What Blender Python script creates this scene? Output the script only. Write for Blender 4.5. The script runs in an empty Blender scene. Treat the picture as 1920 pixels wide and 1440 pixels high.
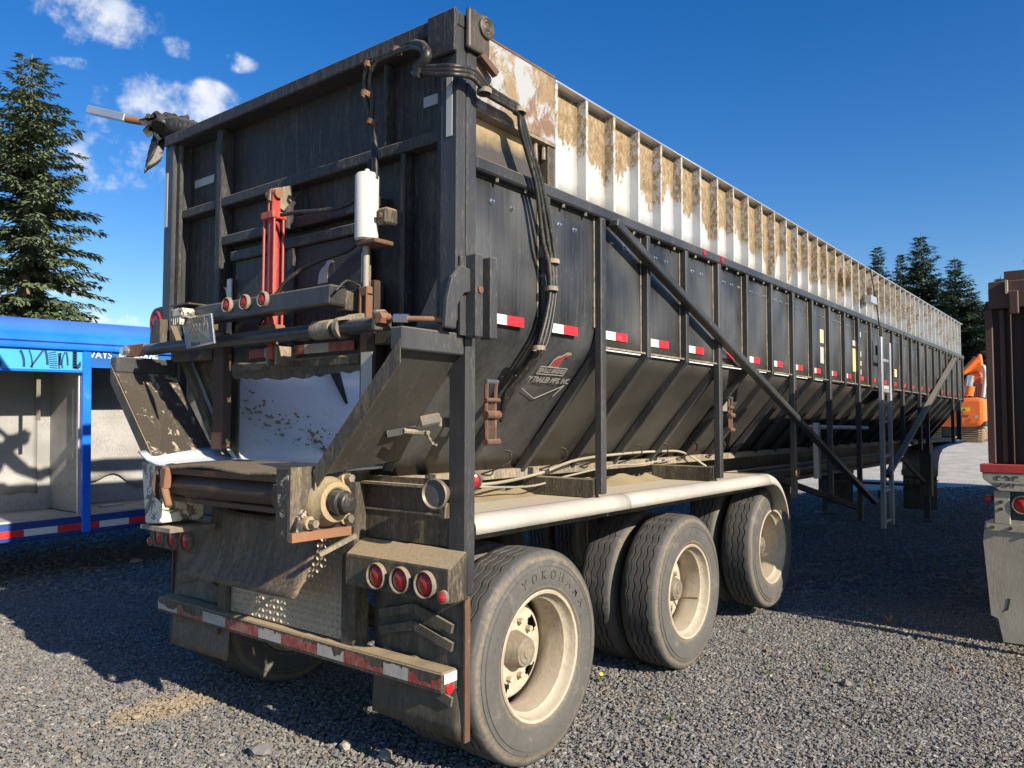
import bpy, bmesh, math, random
from mathutils import Vector, Matrix, Euler
random.seed(7)
scene = bpy.context.scene
col = scene.collection
R_ = math.radians
# ---------------------------------------------------------------- camera
FPX = 1464.0
CAMP = Vector((3.556, 0.0, 1.66))
RW = Matrix(((0.78573067, -0.02869986, -0.6179026),
             (0.61856556, 0.03966538, 0.78473136),
             (0.00198766, -0.99880077, 0.04891905)))      # columns: right, down, forward
cam_d = bpy.data.cameras.new('camera')
cam = bpy.data.objects.new('camera', cam_d); col.objects.link(cam)
cam_d.sensor_width = 36; cam_d.lens = FPX / 1920 * 36
cam_d.clip_start = 0.05; cam_d.clip_end = 2000
mw = Matrix.Identity(4)
for r in range(3):
    mw[r][0] = RW[r][0]; mw[r][1] = -RW[r][1]; mw[r][2] = -RW[r][2]; mw[r][3] = CAMP[r]
cam.matrix_world = mw
scene.camera = cam
scene.render.resolution_x = 1024; scene.render.resolution_y = 768

def pt(px, py, ax, val):
    """survey helper: the point where a sight line meets the real plane axis = val"""
    d = RW @ Vector((px - 960, py - 720, FPX))
    t = (val - CAMP[ax]) / d[ax]
    return CAMP + d * t
def dirpx(px, py):
    return (RW @ Vector((px - 960, py - 720, FPX))).normalized()

# ---------------------------------------------------------------- light, sky, exposure
SUN_EL = R_(27.0); SUN_AZ = R_(-8.0)                       # azimuth measured from +X
sdir = Vector((math.cos(SUN_EL) * math.cos(SUN_AZ), math.cos(SUN_EL) * math.sin(SUN_AZ), math.sin(SUN_EL)))
sl = bpy.data.lights.new('sun', 'SUN'); sl.energy = 5.0; sl.angle = R_(0.5); sl.color = (1.0, 0.89, 0.74)
so = bpy.data.objects.new('sun', sl); col.objects.link(so)
so.rotation_euler = sdir.to_track_quat('Z', 'Y').to_euler(); so.location = (20, -5, 30)
scene.view_settings.view_transform = 'Standard'; scene.view_settings.look = 'None'
scene.view_settings.gamma = 1.0; scene.view_settings.use_curve_mapping = False
scene.view_settings.exposure = 0.85

world = bpy.data.worlds.new('World'); scene.world = world; world.use_nodes = True
wt = world.node_tree; wt.nodes.clear()
def wn(t, **k):
    n = wt.nodes.new(t)
    for a, b in k.items(): setattr(n, a, b)
    return n
wo = wn('ShaderNodeOutputWorld'); bg = wn('ShaderNodeBackground'); bg.inputs[1].default_value = 0.085
sky = wn('ShaderNodeTexSky', sky_type='NISHITA'); sky.sun_disc = False
sky.sun_elevation = SUN_EL; sky.sun_rotation = R_(90) - SUN_AZ
sky.air_density = 1.0; sky.dust_density = 0.35; sky.ozone_density = 2.2; sky.altitude = 60
hs = wn('ShaderNodeHueSaturation'); hs.inputs['Hue'].default_value = 0.512; hs.inputs['Saturation'].default_value = 1.43; hs.inputs['Value'].default_value = 0.99
wt.links.new(sky.outputs[0], hs.inputs['Color'])
tc = wn('ShaderNodeTexCoord')
def vm(op, a, b=None):
    n = wn('ShaderNodeVectorMath', operation=op); wt.links.new(a, n.inputs[0])
    if b is not None:
        if isinstance(b, (tuple, Vector)): n.inputs[1].default_value = tuple(b)
        else: wt.links.new(b, n.inputs[1])
    return n
def wm(op, a, b=None, c=None, clamp=False):
    n = wn('ShaderNodeMath', operation=op); n.use_clamp = clamp
    for i, v in enumerate((a, b, c)):
        if v is None: continue
        if isinstance(v, (int, float)): n.inputs[i].default_value = v
        else: wt.links.new(v, n.inputs[i])
    return n.outputs[0]
D = tc.outputs['Generated']
nz = wn('ShaderNodeTexNoise'); nz.inputs['Scale'].default_value = 14; nz.inputs['Detail'].default_value = 9; nz.inputs['Roughness'].default_value = 0.62
wt.links.new(D, nz.inputs['Vector'])
blobs = []
def blob(d, a, b, wgt=1.0):
    d = d.normalized(); rgt = Vector((0, 0, 1)).cross(d).normalized() * -1; up = rgt.cross(d) 
    blobs.append((d, rgt, up, a, b, wgt))
for (px, py, a, b, w) in ((180, 35, .075, .036, .85), (232, 30, .05, .022, .6), (350, 92, .042, .016, .62), (446, 116, .026, .014, .55),
                          (335, 195, .080, .038, 1.0), (225, 185, .05, .016, .55), (195, 290, .06, .05, .72), (215, 320, .07, .024, .6),
                          (150, 120, .035, .009, .5), (300, 300, .05, .03, .32), (200, 582, .06, .006, .5), (255, 600, .1, .008, .6)):
    blob(dirpx(px, py), a, b, w)
rb = random.Random(3)
for i in range(12):                                        # the same scattered cumulus elsewhere round the sky
    az = rb.uniform(150, 330); el = rb.uniform(8, 45)
    blob(Vector((math.cos(R_(az)) * math.cos(R_(el)), math.sin(R_(az)) * math.cos(R_(el)), math.sin(R_(el)))), rb.uniform(.05, .12), rb.uniform(.02, .05), rb.uniform(.5, 1.1))
acc = None; shade = None
for (d, rg, up, a, b, w) in blobs:
    u = wm('DIVIDE', vm('DOT_PRODUCT', D, rg).outputs['Value'], a)
    v = wm('DIVIDE', vm('DOT_PRODUCT', D, up).outputs['Value'], b)
    front = wm('GREATER_THAN', vm('DOT_PRODUCT', D, d).outputs['Value'], 0.5)
    r2 = wm('ADD', wm('MULTIPLY', u, u), wm('MULTIPLY', v, v))
    m = wm('MULTIPLY', wm('MULTIPLY', wm('SUBTRACT', 1.25, r2, clamp=True), w), front)
    acc = m if acc is None else wm('MAXIMUM', acc, m)
nm = wm('MULTIPLY', wm('SUBTRACT', nz.outputs[0], 0.5), 4.2)
core = wm('ADD', wm('SUBTRACT', acc, 0.42), wm('MULTIPLY', nm, wm('MINIMUM', wm('MULTIPLY', acc, 2.0), 1.0)))
mr = wn('ShaderNodeMapRange', interpolation_type='SMOOTHSTEP'); mr.inputs['From Min'].default_value = -0.05; mr.inputs['From Max'].default_value = 0.95
wt.links.new(core, mr.inputs['Value'])
cf = wm('MULTIPLY', mr.outputs[0], 0.80)
ccol = wn('ShaderNodeMix', data_type='RGBA'); ccol.inputs[6].default_value = (5.6, 6.0, 6.6, 1); ccol.inputs[7].default_value = (8.4, 8.2, 7.7, 1)
nz2 = wn('ShaderNodeTexNoise'); nz2.inputs['Scale'].default_value = 9; nz2.inputs['Detail'].default_value = 4
wt.links.new(vm('ADD', D, (0.02, 0, 0.03)).outputs[0], nz2.inputs['Vector'])
mr2 = wn('ShaderNodeMapRange'); mr2.inputs['From Min'].default_value = 0.38; mr2.inputs['From Max'].default_value = 0.6
wt.links.new(nz2.outputs[0], mr2.inputs['Value']); wt.links.new(mr2.outputs[0], ccol.inputs[0])
cmix = wn('ShaderNodeMix', data_type='RGBA')
wt.links.new(cf, cmix.inputs[0]); wt.links.new(hs.outputs[0], cmix.inputs[6]); wt.links.new(ccol.outputs[2], cmix.inputs[7])
wt.links.new(cmix.outputs[2], bg.inputs[0]); wt.links.new(bg.outputs[0], wo.inputs[0])

# ---------------------------------------------------------------- materials
M = {}
def nt(name):
    m = bpy.data.materials.new(name); m.use_nodes = True; t = m.node_tree
    b = t.nodes['Principled BSDF']; M[name] = m
    return m, t, b
class N:
    def __init__(s, t): s.t = t
    def new(s, ty, **k):
        n = s.t.nodes.new(ty)
        for a, b in k.items(): setattr(n, a, b)
        return n
    def lk(s, a, b): s.t.links.new(a, b)
    def math(s, op, a, b=None, clamp=False):
        n = s.new('ShaderNodeMath', operation=op); n.use_clamp = clamp
        for i, v in enumerate((a, b)):
            if v is None: continue
            if isinstance(v, (int, float)): n.inputs[i].default_value = v
            else: s.lk(v, n.inputs[i])
        return n.outputs[0]
    def noise(s, scale, detail=6, rough=.6, stretch=(1, 1, 1), offs=(0, 0, 0), dist=0):
        g = s.new('ShaderNodeNewGeometry'); mp = s.new('ShaderNodeMapping')
        mp.inputs['Scale'].default_value = stretch; mp.inputs['Location'].default_value = offs
        s.lk(g.outputs['Position'], mp.inputs[0])
        n = s.new('ShaderNodeTexNoise'); n.inputs['Scale'].default_value = scale; n.inputs['Detail'].default_value = detail
        n.inputs['Roughness'].default_value = rough; n.inputs['Distortion'].default_value = dist
        s.lk(mp.outputs[0], n.inputs['Vector']); return n.outputs[0]
    def ramp(s, v, a, b, lo=0, hi=1):
        n = s.new('ShaderNodeMapRange'); n.inputs[1].default_value = a; n.inputs[2].default_value = b
        n.inputs[3].default_value = lo; n.inputs[4].default_value = hi
        if isinstance(v, (int, float)): n.inputs[0].default_value = v
        else: s.lk(v, n.inputs[0])
        return n.outputs[0]
    def mix(s, f, a, b):
        n = s.new('ShaderNodeMix', data_type='RGBA')
        for i, v in ((0, f), (6, a), (7, b)):
            if isinstance(v, (int, float)): n.inputs[i].default_value = v
            elif isinstance(v, tuple): n.inputs[i].default_value = v if len(v) == 4 else (*v, 1)
            else: s.lk(v, n.inputs[i])
        return n.outputs[2]
    def upz(s):
        g = s.new('ShaderNodeNewGeometry'); x = s.new('ShaderNodeSeparateXYZ'); s.lk(g.outputs['Normal'], x.inputs[0]); return x.outputs[2]
    def pos(s):
        g = s.new('ShaderNodeNewGeometry'); x = s.new('ShaderNodeSeparateXYZ'); s.lk(g.outputs['Position'], x.inputs[0]); return x.outputs
    def bump(s, h, strength, dist, b):
        n = s.new('ShaderNodeBump'); n.inputs['Strength'].default_value = strength; n.inputs['Distance'].default_value = dist
        s.lk(h, n.inputs['Height']); s.lk(n.outputs[0], b.inputs['Normal'])
DUST = (0.40, 0.31, 0.19)
def paint(name, base, rough=.4, dust=.25, up=.8, dcol=DUST, stretch=(6, 6, 1), nscale=3.0, rust=0., rcol=(.16, .055, .025), metal=0., chip=0., chipcol=(.5, .42, .3), bump=.12, var=.25, spec=.5, film=0., fcol=None, spk=1.0, fscale=2.4):
    m, t, b = nt(name); n = N(t)
    big = n.noise(nscale, 7, .62, stretch)
    fine = n.noise(85, 4, .7, (1, 1, .28))
    mid = n.noise(1.6, 4, .55, (1, 1, 1), (7, 3, 1))
    f = n.math('ADD', n.math('MULTIPLY', big, .38), n.math('ADD', n.math('MULTIPLY', fine, .50), n.math('MULTIPLY', mid, .22)))
    lo = .63 - .24 * dust; df = n.ramp(f, lo, lo + .20)
    df = n.math('ADD', n.math('MULTIPLY', df, spk * min(1, .35 + 1.0 * dust)), .10 * dust)
    uf = n.math('MULTIPLY', n.ramp(n.upz(), .45, .9), n.ramp(fine, .2, .5, .75 * up, up))
    df = n.math('MAXIMUM', df, uf, True)
    bcol = n.mix(n.ramp(mid, .3, .7), tuple(c * (1 - var) for c in base), tuple(min(1, c * (1 + var)) for c in base))
    if rust > 0:
        rn = n.noise(5, 8, .7, (1, 1, .5), (2, 9, 4)); rf = n.ramp(rn, .72 - .4 * rust, .78 - .36 * rust)
        bcol = n.mix(rf, bcol, n.mix(fine, tuple(c * .55 for c in rcol), tuple(c * 1.5 for c in rcol)))
    if chip > 0:
        cn = n.noise(11, 9, .75, (1, 1, 1), (5, 5, 2), .6); cfac = n.ramp(cn, .72 - .38 * chip, .74 - .38 * chip)
        bcol = n.mix(cfac, bcol, chipcol)
    if film > 0:
        soft = n.noise(fscale, 2, .5, (1, 1, .8), (11, 4, 6)); stk = n.noise(16, 3, .6, (3, 3, .12), (2, 2, 2))
        ff = n.math('MULTIPLY', n.ramp(n.math('ADD', n.math('MULTIPLY', soft, .75), n.math('MULTIPLY', stk, .25)), .36, .66), film)
        bcol = n.mix(ff, bcol, fcol or dcol)
    dc = n.mix(fine, tuple(c * .6 for c in dcol), tuple(c * 1.25 for c in dcol))
    t.links.new(n.mix(df, bcol, dc), b.inputs['Base Color'])
    t.links.new(n.math('ADD', n.math('MULTIPLY', df, .5), n.ramp(mid, .3, .7, rough - .06, rough + .08), True), b.inputs['Roughness'])
    b.inputs['Metallic'].default_value = metal
    b.inputs['Specular IOR Level'].default_value = spec
    if bump: n.bump(n.math('ADD', fine, big), bump, .006, b)
    return m
BLK = (.016, .017, .020)
paint('black_side', BLK, .36, .10, .85, (.27, .26, .235), (14, 14, .8), 2.2, bump=.05, film=.34, fcol=(.20, .205, .205), spk=.55, spec=.35)
paint('black_slope', (.026, .025, .023), .45, .22, .4, (.20, .18, .145), (1.5, 12, 1.5), 2.2, bump=.06, film=.30, fcol=(.108, .103, .090), spk=.6, spec=.4)
paint('black_gate', (.016, .016, .018), .5, .38, .9, (.235, .215, .18), (12, 12, .9), 3.0, bump=.5, film=.15, fcol=(.10, .098, .092), spk=.6, spec=.35)
paint('black_tube', (.022, .024, .028), .38, .18, .5, (.36, .31, .23), (5, 5, .9), 3.0, chip=.06, chipcol=(.2, .17, .13), bump=.1, film=.25, fcol=(.13, .13, .13), spk=.5, spec=.4)
paint('black_frame', (.018, .018, .019), .5, .42, .95, DUST, (8, 8, .9), 2.6, rust=.10, bump=.3, film=.45, fcol=(.15, .125, .09), spk=.55, spec=.35)
paint('black_worn', (.014, .014, .015), .38, .22, .25, (.42, .34, .24), (2, 6, 2), 3.0, chip=.36, chipcol=(.34, .30, .23), bump=.12)
paint('dusty_steel', (.13, .115, .09), .6, .5, .9, (.40, .32, .21), (3, 3, 1), 3.0, rust=.15, chip=.3, chipcol=(.025, .025, .025), bump=.35)
paint('white_worn', (.62, .58, .50), .5, .45, .5, (.50, .40, .26), (3, 3, 1.5), 3.0, chip=.55, chipcol=(.05, .047, .042), rust=.1, bump=.25)
paint('liner', (.62, .66, .70), .42, .26, .10, (.34, .26, .16), (3, 3, 3), 4.0, bump=.05, var=.06, chip=.22, chipcol=(.26, .19, .11))
paint('rust', (.095, .05, .03), .75, .25, .35, (.34, .22, .12), (3, 3, 1), 4.0, rust=.4, rcol=(.2, .075, .035), bump=.5)
paint('rust_dark', (.045, .027, .02), .6, .25, .3, (.2, .12, .07), (1, 6, 6), 4.0, rust=.3, rcol=(.10, .04, .02), bump=.4)
paint('rust_light', (.20, .095, .05), .75, .3, .4, (.30, .21, .13), (3, 3, 1), 5.0, rust=.3, rcol=(.22, .08, .04), bump=.4)
paint('red_paint', (.34, .028, .022), .45, .4, .3, (.38, .2, .13), (8, 8, 1), 3.0, rust=.05, bump=.06)
paint('white_paint', (.54, .53, .49), .38, .12, .3, (.45, .38, .26), (5, 5, 1), 3.0, bump=.06, var=.06)
paint('alu_fender', (.40, .395, .375), .55, .48, .2, (.50, .42, .30), (2, .6, 2), 3.0, metal=.25, bump=.06, var=.08)
paint('fender_deck', (.46, .42, .34), .8, .65, .9, (.47, .40, .29), (2, 1, 2), 4.0, rust=.1, bump=.3)
paint('aluminium', (.62, .63, .65), .42, .15, .4, (.33, .3, .24), (4, 4, 1), 3.0, metal=.8, bump=.05, var=.1)
paint('diamond', (.36, .33, .28), .45, .45, .5, (.42, .35, .23), (2, 2, 1.5), 3.0, metal=.55, bump=.15)
paint('rubber_flap', (.020, .019, .018), .6, .40, .5, (.30, .25, .17), (6, 6, .9), 3.2, bump=.25, film=.55, fcol=(.15, .13, .095), spk=.6, fscale=4)
paint('rubber_flap_pale', (.11, .095, .075), .7, .5, .5, (.30, .25, .18), (3, 3, 1.2), 3.2, chip=.12, chipcol=(.02, .02, .02), bump=.25)
paint('belt', (.035, .027, .021), .45, .62, .5, (.26, .195, .125), (6, 2, .8), 3.2, bump=.35, chip=.2, chipcol=(.17, .12, .07))
m, t, b = nt('tyre'); n = N(t)
tcx = n.new('ShaderNodeTexCoord'); sx = n.new('ShaderNodeSeparateXYZ'); n.lk(tcx.outputs['Object'], sx.inputs[0])
rad_ = n.math('SQRT', n.math('ADD', n.math('MULTIPLY', sx.outputs[1], sx.outputs[1]), n.math('MULTIPLY', sx.outputs[2], sx.outputs[2])))
f1 = n.noise(45, 5, .7); f2 = n.noise(5, 5, .6)
wob = n.math('ADD', rad_, n.math('MULTIPLY', n.math('SUBTRACT', f2, .5), .05))
side = n.ramp(wob, .500, .470); ring1 = n.math('MULTIPLY', n.ramp(wob, .455, .475), n.ramp(wob, .498, .480)); ring2 = n.ramp(wob, .345, .325)
base_ = n.mix(f1, (.045, .045, .045), (.085, .083, .080))
base_ = n.mix(n.math('MULTIPLY', side, n.ramp(f2, .3, .7, .25, .75)), base_, n.mix(f1, (.065, .063, .058), (.135, .128, .112)))
base_ = n.mix(n.math('MULTIPLY', n.math('MAXIMUM', ring1, ring2), n.ramp(f1, .35, .6, .2, .75)), base_, (.20, .16, .105))
groove = n.math('MULTIPLY', n.ramp(rad_, .511, .507), n.ramp(rad_, .498, .502)); base_ = n.mix(n.math('MULTIPLY', groove, .0), base_, (.01, .01, .01))
scf = n.noise(9, 7, .72, (1, 1, 1), (5, 2, 8), .8); base_ = n.mix(n.math('MULTIPLY', n.ramp(scf, .56, .66), .6), base_, (.17, .15, .115)); base_ = n.mix(n.math('MULTIPLY', n.ramp(scf, .40, .33), .55), base_, (.03, .03, .03))
t.links.new(base_, b.inputs['Base Color']); b.inputs['Roughness'].default_value = .72; n.bump(n.math('ADD', f1, f2), .15, .006, b)
paint('rim', (.40, .35, .27), .5, .5, .3, (.29, .235, .16), (2, 2, 2), 9.0, rust=.22, rcol=(.20, .12, .06), bump=.3, var=.3)
paint('hub', (.17, .15, .125), .45, .35, .3, DUST, (2, 2, 2), 6.0, metal=.4, bump=.2)
paint('bearing_tan', (.24, .19, .11), .65, .6, .5, (.36, .28, .165), (2, 2, 2), 6.0, bump=.4)
paint('black_rubber', (.012, .012, .012), .42, .3, .5, (.22, .19, .14), (2, 2, 2), 5.0, bump=.1)
paint('tarp', (.012, .012, .013), .5, .1, .3, (.25, .22, .17), (2, 2, 2), 3.0, bump=.1)
paint('grey_ring', (.12, .11, .095), .6, .4, .5, DUST, (2, 2, 2), 8.0, bump=.3)
paint('ladder', (.40, .41, .42), .45, .12, .4, (.33, .3, .24), (4, 4, 1), 3.0, metal=.55, bump=.05)
paint('conduit', (.28, .26, .22), .5, .35, .6, DUST, (2, 2, 2), 5.0, bump=.1)
paint('plank', (.13, .085, .045), .75, .4, .5, (.3, .22, .13), (5, 5, .8), 3.0, bump=.4)
paint('blue_paint', (.008, .15, .70), .28, .05, .2, (.3, .32, .36), (2, 2, 2), 3.0, bump=.03, var=.12)
paint('blue_dark', (.008, .045, .20), .35, .10, .4, (.2, .2, .2), (2, 2, 2), 3.0, bump=.03)
paint('inner_wall', (.36, .36, .35), .55, .40, .3, (.17, .15, .12), (1.2, 1, 2.5), 1.6, metal=.25, chip=.08, chipcol=(.1, .09, .08), bump=.15)
paint('brown_steel', (.062, .030, .021), .62, .14, .4, (.2, .13, .09), (6, 6, .7), 2.5, rust=.15, rcol=(.075, .03, .018), bump=.2)
paint('beige_steel', (.36, .33, .26), .6, .4, .5, (.22, .18, .12), (4, 4, .8), 3.0, rust=.08, bump=.2)
paint('red_band', (.42, .035, .035), .5, .15, .3, (.3, .12, .1), (4, 4, 2), 4.0, bump=.1)
paint('orange_paint', (.80, .16, .02), .35, .08, .2, (.4, .3, .2), (3, 3, 2), 2.0, bump=.03, var=.1)
paint('orange_dark', (.30, .03, .02), .5, .1, .2, (.3, .2, .14), (3, 3, 2), 2.0, bump=.03)
paint('track_steel', (.17, .11, .065), .7, .4, .5, (.4, .31, .2), (2, 2, 2), 3.0, bump=.3)
paint('dark_grey', (.03, .032, .036), .5, .15, .4, (.25, .22, .18), (2, 2, 2), 3.0, bump=.1)
paint('chrome', (.6, .6, .6), .25, .1, .2, (.3, .26, .2), (2, 2, 2), 3.0, metal=.9, bump=0)
def flat(name, c, rough=.45, dirt=.15, metal=0):
    return paint(name, c, rough, dirt, .2, (.32, .27, .2), (3, 3, 3), 6.0, bump=.05, var=.05, metal=metal)
flat('tape_white', (.66, .63, .55), .35); flat('tape_red', (.62, .02, .03), .35); flat('tape_grey', (.42, .43, .42), .4)
flat('tape_white_worn', (.42, .41, .38), .5, .5); flat('tape_red_worn', (.27, .03, .027), .5, .5)
flat('lens_red', (.30, .008, .010), .15, .12); flat('lens_red_bright', (.42, .015, .02), .15, .05); flat('lens_smoke', (.055, .055, .06), .25, .2)
flat('decal_white', (.42, .41, .38), .45, .3); flat('decal_red', (.28, .03, .03), .45, .2); flat('decal_faint', (.24, .235, .22), .5, .4); flat('residue', (.20, .145, .085), .85, .3)
flat('decal_yellow', (.70, .62, .28), .45, .1)
flat('tyre_letter', (.052, .05, .046), .7, .3); flat('blue_mid', (.012, .10, .36), .4, .05)
flat('blue_light', (.05, .34, .66), .4, .05); flat('ink_blue', (.006, .05, .12), .4, .05); flat('letter_white', (.72, .74, .74), .4, .05)
flat('letter_sand', (.32, .26, .16), .6, .3); flat('letter_dark', (.04, .04, .04), .6, .2); flat('sticker_yellow', (.75, .50, .01), .4, .05)
flat('plate_white', (.25, .23, .19), .5, .4); flat('plate_tan', (.20, .15, .085), .5, .3)
flat('yellow_flower', (.75, .55, .02), .6, 0)
flat('weed_green', (.09, .15, .035), .7, 0); flat('weed_dry', (.30, .19, .10), .8, 0)
# upper aluminium sheet: pale metal with a brown crust of lichen and feed dust from the top
def alu_sheet(name, rib=False):
    m, t, b = nt(name); n = N(t); p = n.pos()
    a1 = n.noise(9, 8, .7, (1, 1, .55)); a2 = n.noise(38, 6, .75, (1, 1, .6), (4, 1, 2)); a3 = n.noise(1.3, 3, .5, (1, 1, .15), (1, 2, 3))
    bay = n.noise(3.45, 1, .5, (0, 1, 0), (0, .37, 0))
    edge = n.ramp(p[1], 3.2, 6.5, 3.16, 3.02)
    far = n.ramp(p[1], 9, 15, 0, -.05)
    lim = n.math('ADD', n.math('ADD', edge, far), n.math('ADD', n.math('MULTIPLY', n.math('SUBTRACT', a1, .5), .32), n.math('MULTIPLY', n.math('SUBTRACT', bay, .5), .55)))
    lim = n.math('ADD', lim, n.math('MULTIPLY', n.math('SUBTRACT', a2, .5), .24))
    f = n.ramp(n.math('SUBTRACT', p[2], lim), -.012, .012)
    if rib: f = n.math('MULTIPLY', f, n.ramp(a2, .47, .53))
    else: f = n.math('MULTIPLY', f, n.ramp(a2, .30, .38))
    f = n.math('MULTIPLY', f, n.math('SUBTRACT', 1.0, n.math('MULTIPLY', n.ramp(p[1], 10.0, 12.5, 0, .8), n.ramp(n.noise(8, 6, .7, (1, 1, .6), (3, 3, 3)), .44, .5))))
    wash = n.ramp(a3, .45, .7)
    base = n.mix(n.math('MULTIPLY', wash, .7), (.46, .48, .50), (.52, .49, .40))
    crust = n.mix(n.ramp(a2, .36, .64), (.135, .095, .05), (.34, .255, .145))
    crust = n.mix(n.ramp(n.noise(17, 5, .7, (1, 1, 1), (9, 9, 9)), .5, .68), crust, (.13, .085, .04))
    t.links.new(n.mix(f, base, crust), b.inputs['Base Color'])
    t.links.new(n.ramp(f, 0, 1, .42, .9), b.inputs['Roughness']); t.links.new(n.ramp(f, 0, 1, .18, 0), b.inputs['Metallic'])
    n.bump(n.math('ADD', n.math('MULTIPLY', f, .6), a2), .4, .008, b)
alu_sheet('alu_sheet'); alu_sheet('alu_rib', True)
# rear side plate: galvanised with rust blooms
m, t, b = nt('blotched_plate'); n = N(t)
a1 = n.noise(4.5, 9, .72, (1, 1, .7), (3, 0, 0), .5); a2 = n.noise(30, 6, .7); a3 = n.noise(6, 8, .7, (1, 1, .8), (0, 5, 5), .4)
c = n.mix(n.ramp(a1, .47, .53), (.30, .31, .32), n.mix(a2, (.14, .09, .045), (.31, .225, .12)))
c = n.mix(n.ramp(a3, .52, .58), c, n.mix(a2, (.09, .05, .03), (.24, .15, .09)))
t.links.new(c, b.inputs['Base Color']); b.inputs['Roughness'].default_value = .65; n.bump(n.math('ADD', a2, a3), .35, .006, b)
# side dust panel (tan film over black)
m, t, b = nt('tan_film'); n = N(t); p = n.pos()
a1 = n.noise(6, 7, .65, (1, 1, .6)); a2 = n.noise(45, 4, .7)
f = n.ramp(n.math('ADD', p[2], n.math('MULTIPLY', n.math('SUBTRACT', a1, .5), .25)), 2.97, 3.08)
t.links.new(n.mix(f, (.05, .045, .04), n.mix(a2, (.27, .20, .10), (.40, .30, .16))), b.inputs['Base Color']); b.inputs['Roughness'].default_value = .6
# ground
def sandy(n):
    # a dried patch of spilled fines behind the left mud flap
    p = n.pos(); dx = n.math('DIVIDE', n.math('SUBTRACT', p[0], -.88), .20); dy = n.math('DIVIDE', n.math('SUBTRACT', p[1], 2.42), .42)
    r2 = n.math('ADD', n.math('MULTIPLY', dx, dx), n.math('MULTIPLY', dy, dy))
    return n.math('MULTIPLY', n.ramp(n.math('ADD', r2, n.math('MULTIPLY', n.math('SUBTRACT', n.noise(7, 4, .6), .5), 1.6)), 1.2, .3), .75)
m, t, b = nt('gravel_ground'); n = N(t)
g = n.new('ShaderNodeNewGeometry')
def vor(scale, feat='F1'):
    v = n.new('ShaderNodeTexVoronoi'); v.feature = feat; v.inputs['Scale'].default_value = scale; n.lk(g.outputs['Position'], v.inputs['Vector']); return v
v1 = vor(34); v2 = vor(75)
big = n.noise(.35, 4, .55); mid = n.noise(2.2, 5, .6)
sepc = n.new('ShaderNodeSeparateColor'); n.lk(v1.outputs['Color'], sepc.inputs[0])
c1 = n.mix(n.ramp(sepc.outputs[0], 0, 1), (.09, .09, .09), (.28, .275, .26))
c1 = n.mix(n.ramp(sepc.outputs[1], .86, .9), c1, (.36, .34, .29))
c1 = n.mix(n.math('MULTIPLY', n.ramp(mid, .52, .72), .5), c1, (.20, .165, .115))
c1 = n.mix(n.ramp(n.pos()[1], 15, 21), c1, n.mix(n.ramp(mid, .3, .7), (.34, .33, .29), (.52, .50, .44)))
c1 = n.mix(sandy(n), c1, (.30, .235, .15))
t.links.new(c1, b.inputs['Base Color']); b.inputs['Roughness'].default_value = .9
n.bump(n.math('ADD', n.math('MULTIPLY', v1.outputs['Distance'], -1.0), n.math('MULTIPLY', v2.outputs['Distance'], -.5)), .9, .02, b)
m, t, b = nt('stone'); n = N(t)
oi = n.new('ShaderNodeObjectInfo'); a = n.noise(60, 4, .6)
r2 = n.new('ShaderNodeTexWhiteNoise', noise_dimensions='1D'); n.lk(oi.outputs['Random'], r2.inputs['W'])
c1 = n.mix(oi.outputs['Random'], (.12, .12, .12), (.245, .24, .225))
c1 = n.mix(n.ramp(r2.outputs[0], .93, .97), c1, (.36, .34, .29))
c1 = n.mix(n.ramp(r2.outputs[0], .12, .06), c1, (.22, .16, .10))
c1 = n.mix(n.math('MULTIPLY', a, .35), c1, (.08, .08, .08))
c1 = n.mix(n.math('MULTIPLY', n.ramp(n.noise(.55, 4, .6, (1, 1, 1), (3, 1, 0)), .5, .68), .55), c1, (.24, .195, .135))
c1 = n.mix(sandy(n), c1, (.30, .235, .15))
t.links.new(c1, b.inputs['Base Color']); b.inputs['Roughness'].default_value = .85
# trees
def leaf(name, c0, c1):
    m, t, b = nt(name); n = N(t)
    a = n.noise(.8, 3, .6); a2 = n.noise(7, 3, .6)
    t.links.new(n.mix(n.math('ADD', n.math('MULTIPLY', a, .5), n.math('MULTIPLY', a2, .5)), c0, c1), b.inputs['Base Color'])
    b.inputs['Roughness'].default_value = .6; b.inputs['Specular IOR Level'].default_value = .25
leaf('needles', (.036, .060, .032), (.165, .20, .105)); leaf('needles_blue', (.014, .034, .020), (.070, .108, .064)); leaf('leaves', (.03, .05, .015), (.10, .13, .045))
paint('bark', (.16, .12, .085), .85, .2, .2, (.3, .25, .18), (6, 6, 1), 3.0, bump=.5)
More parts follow.
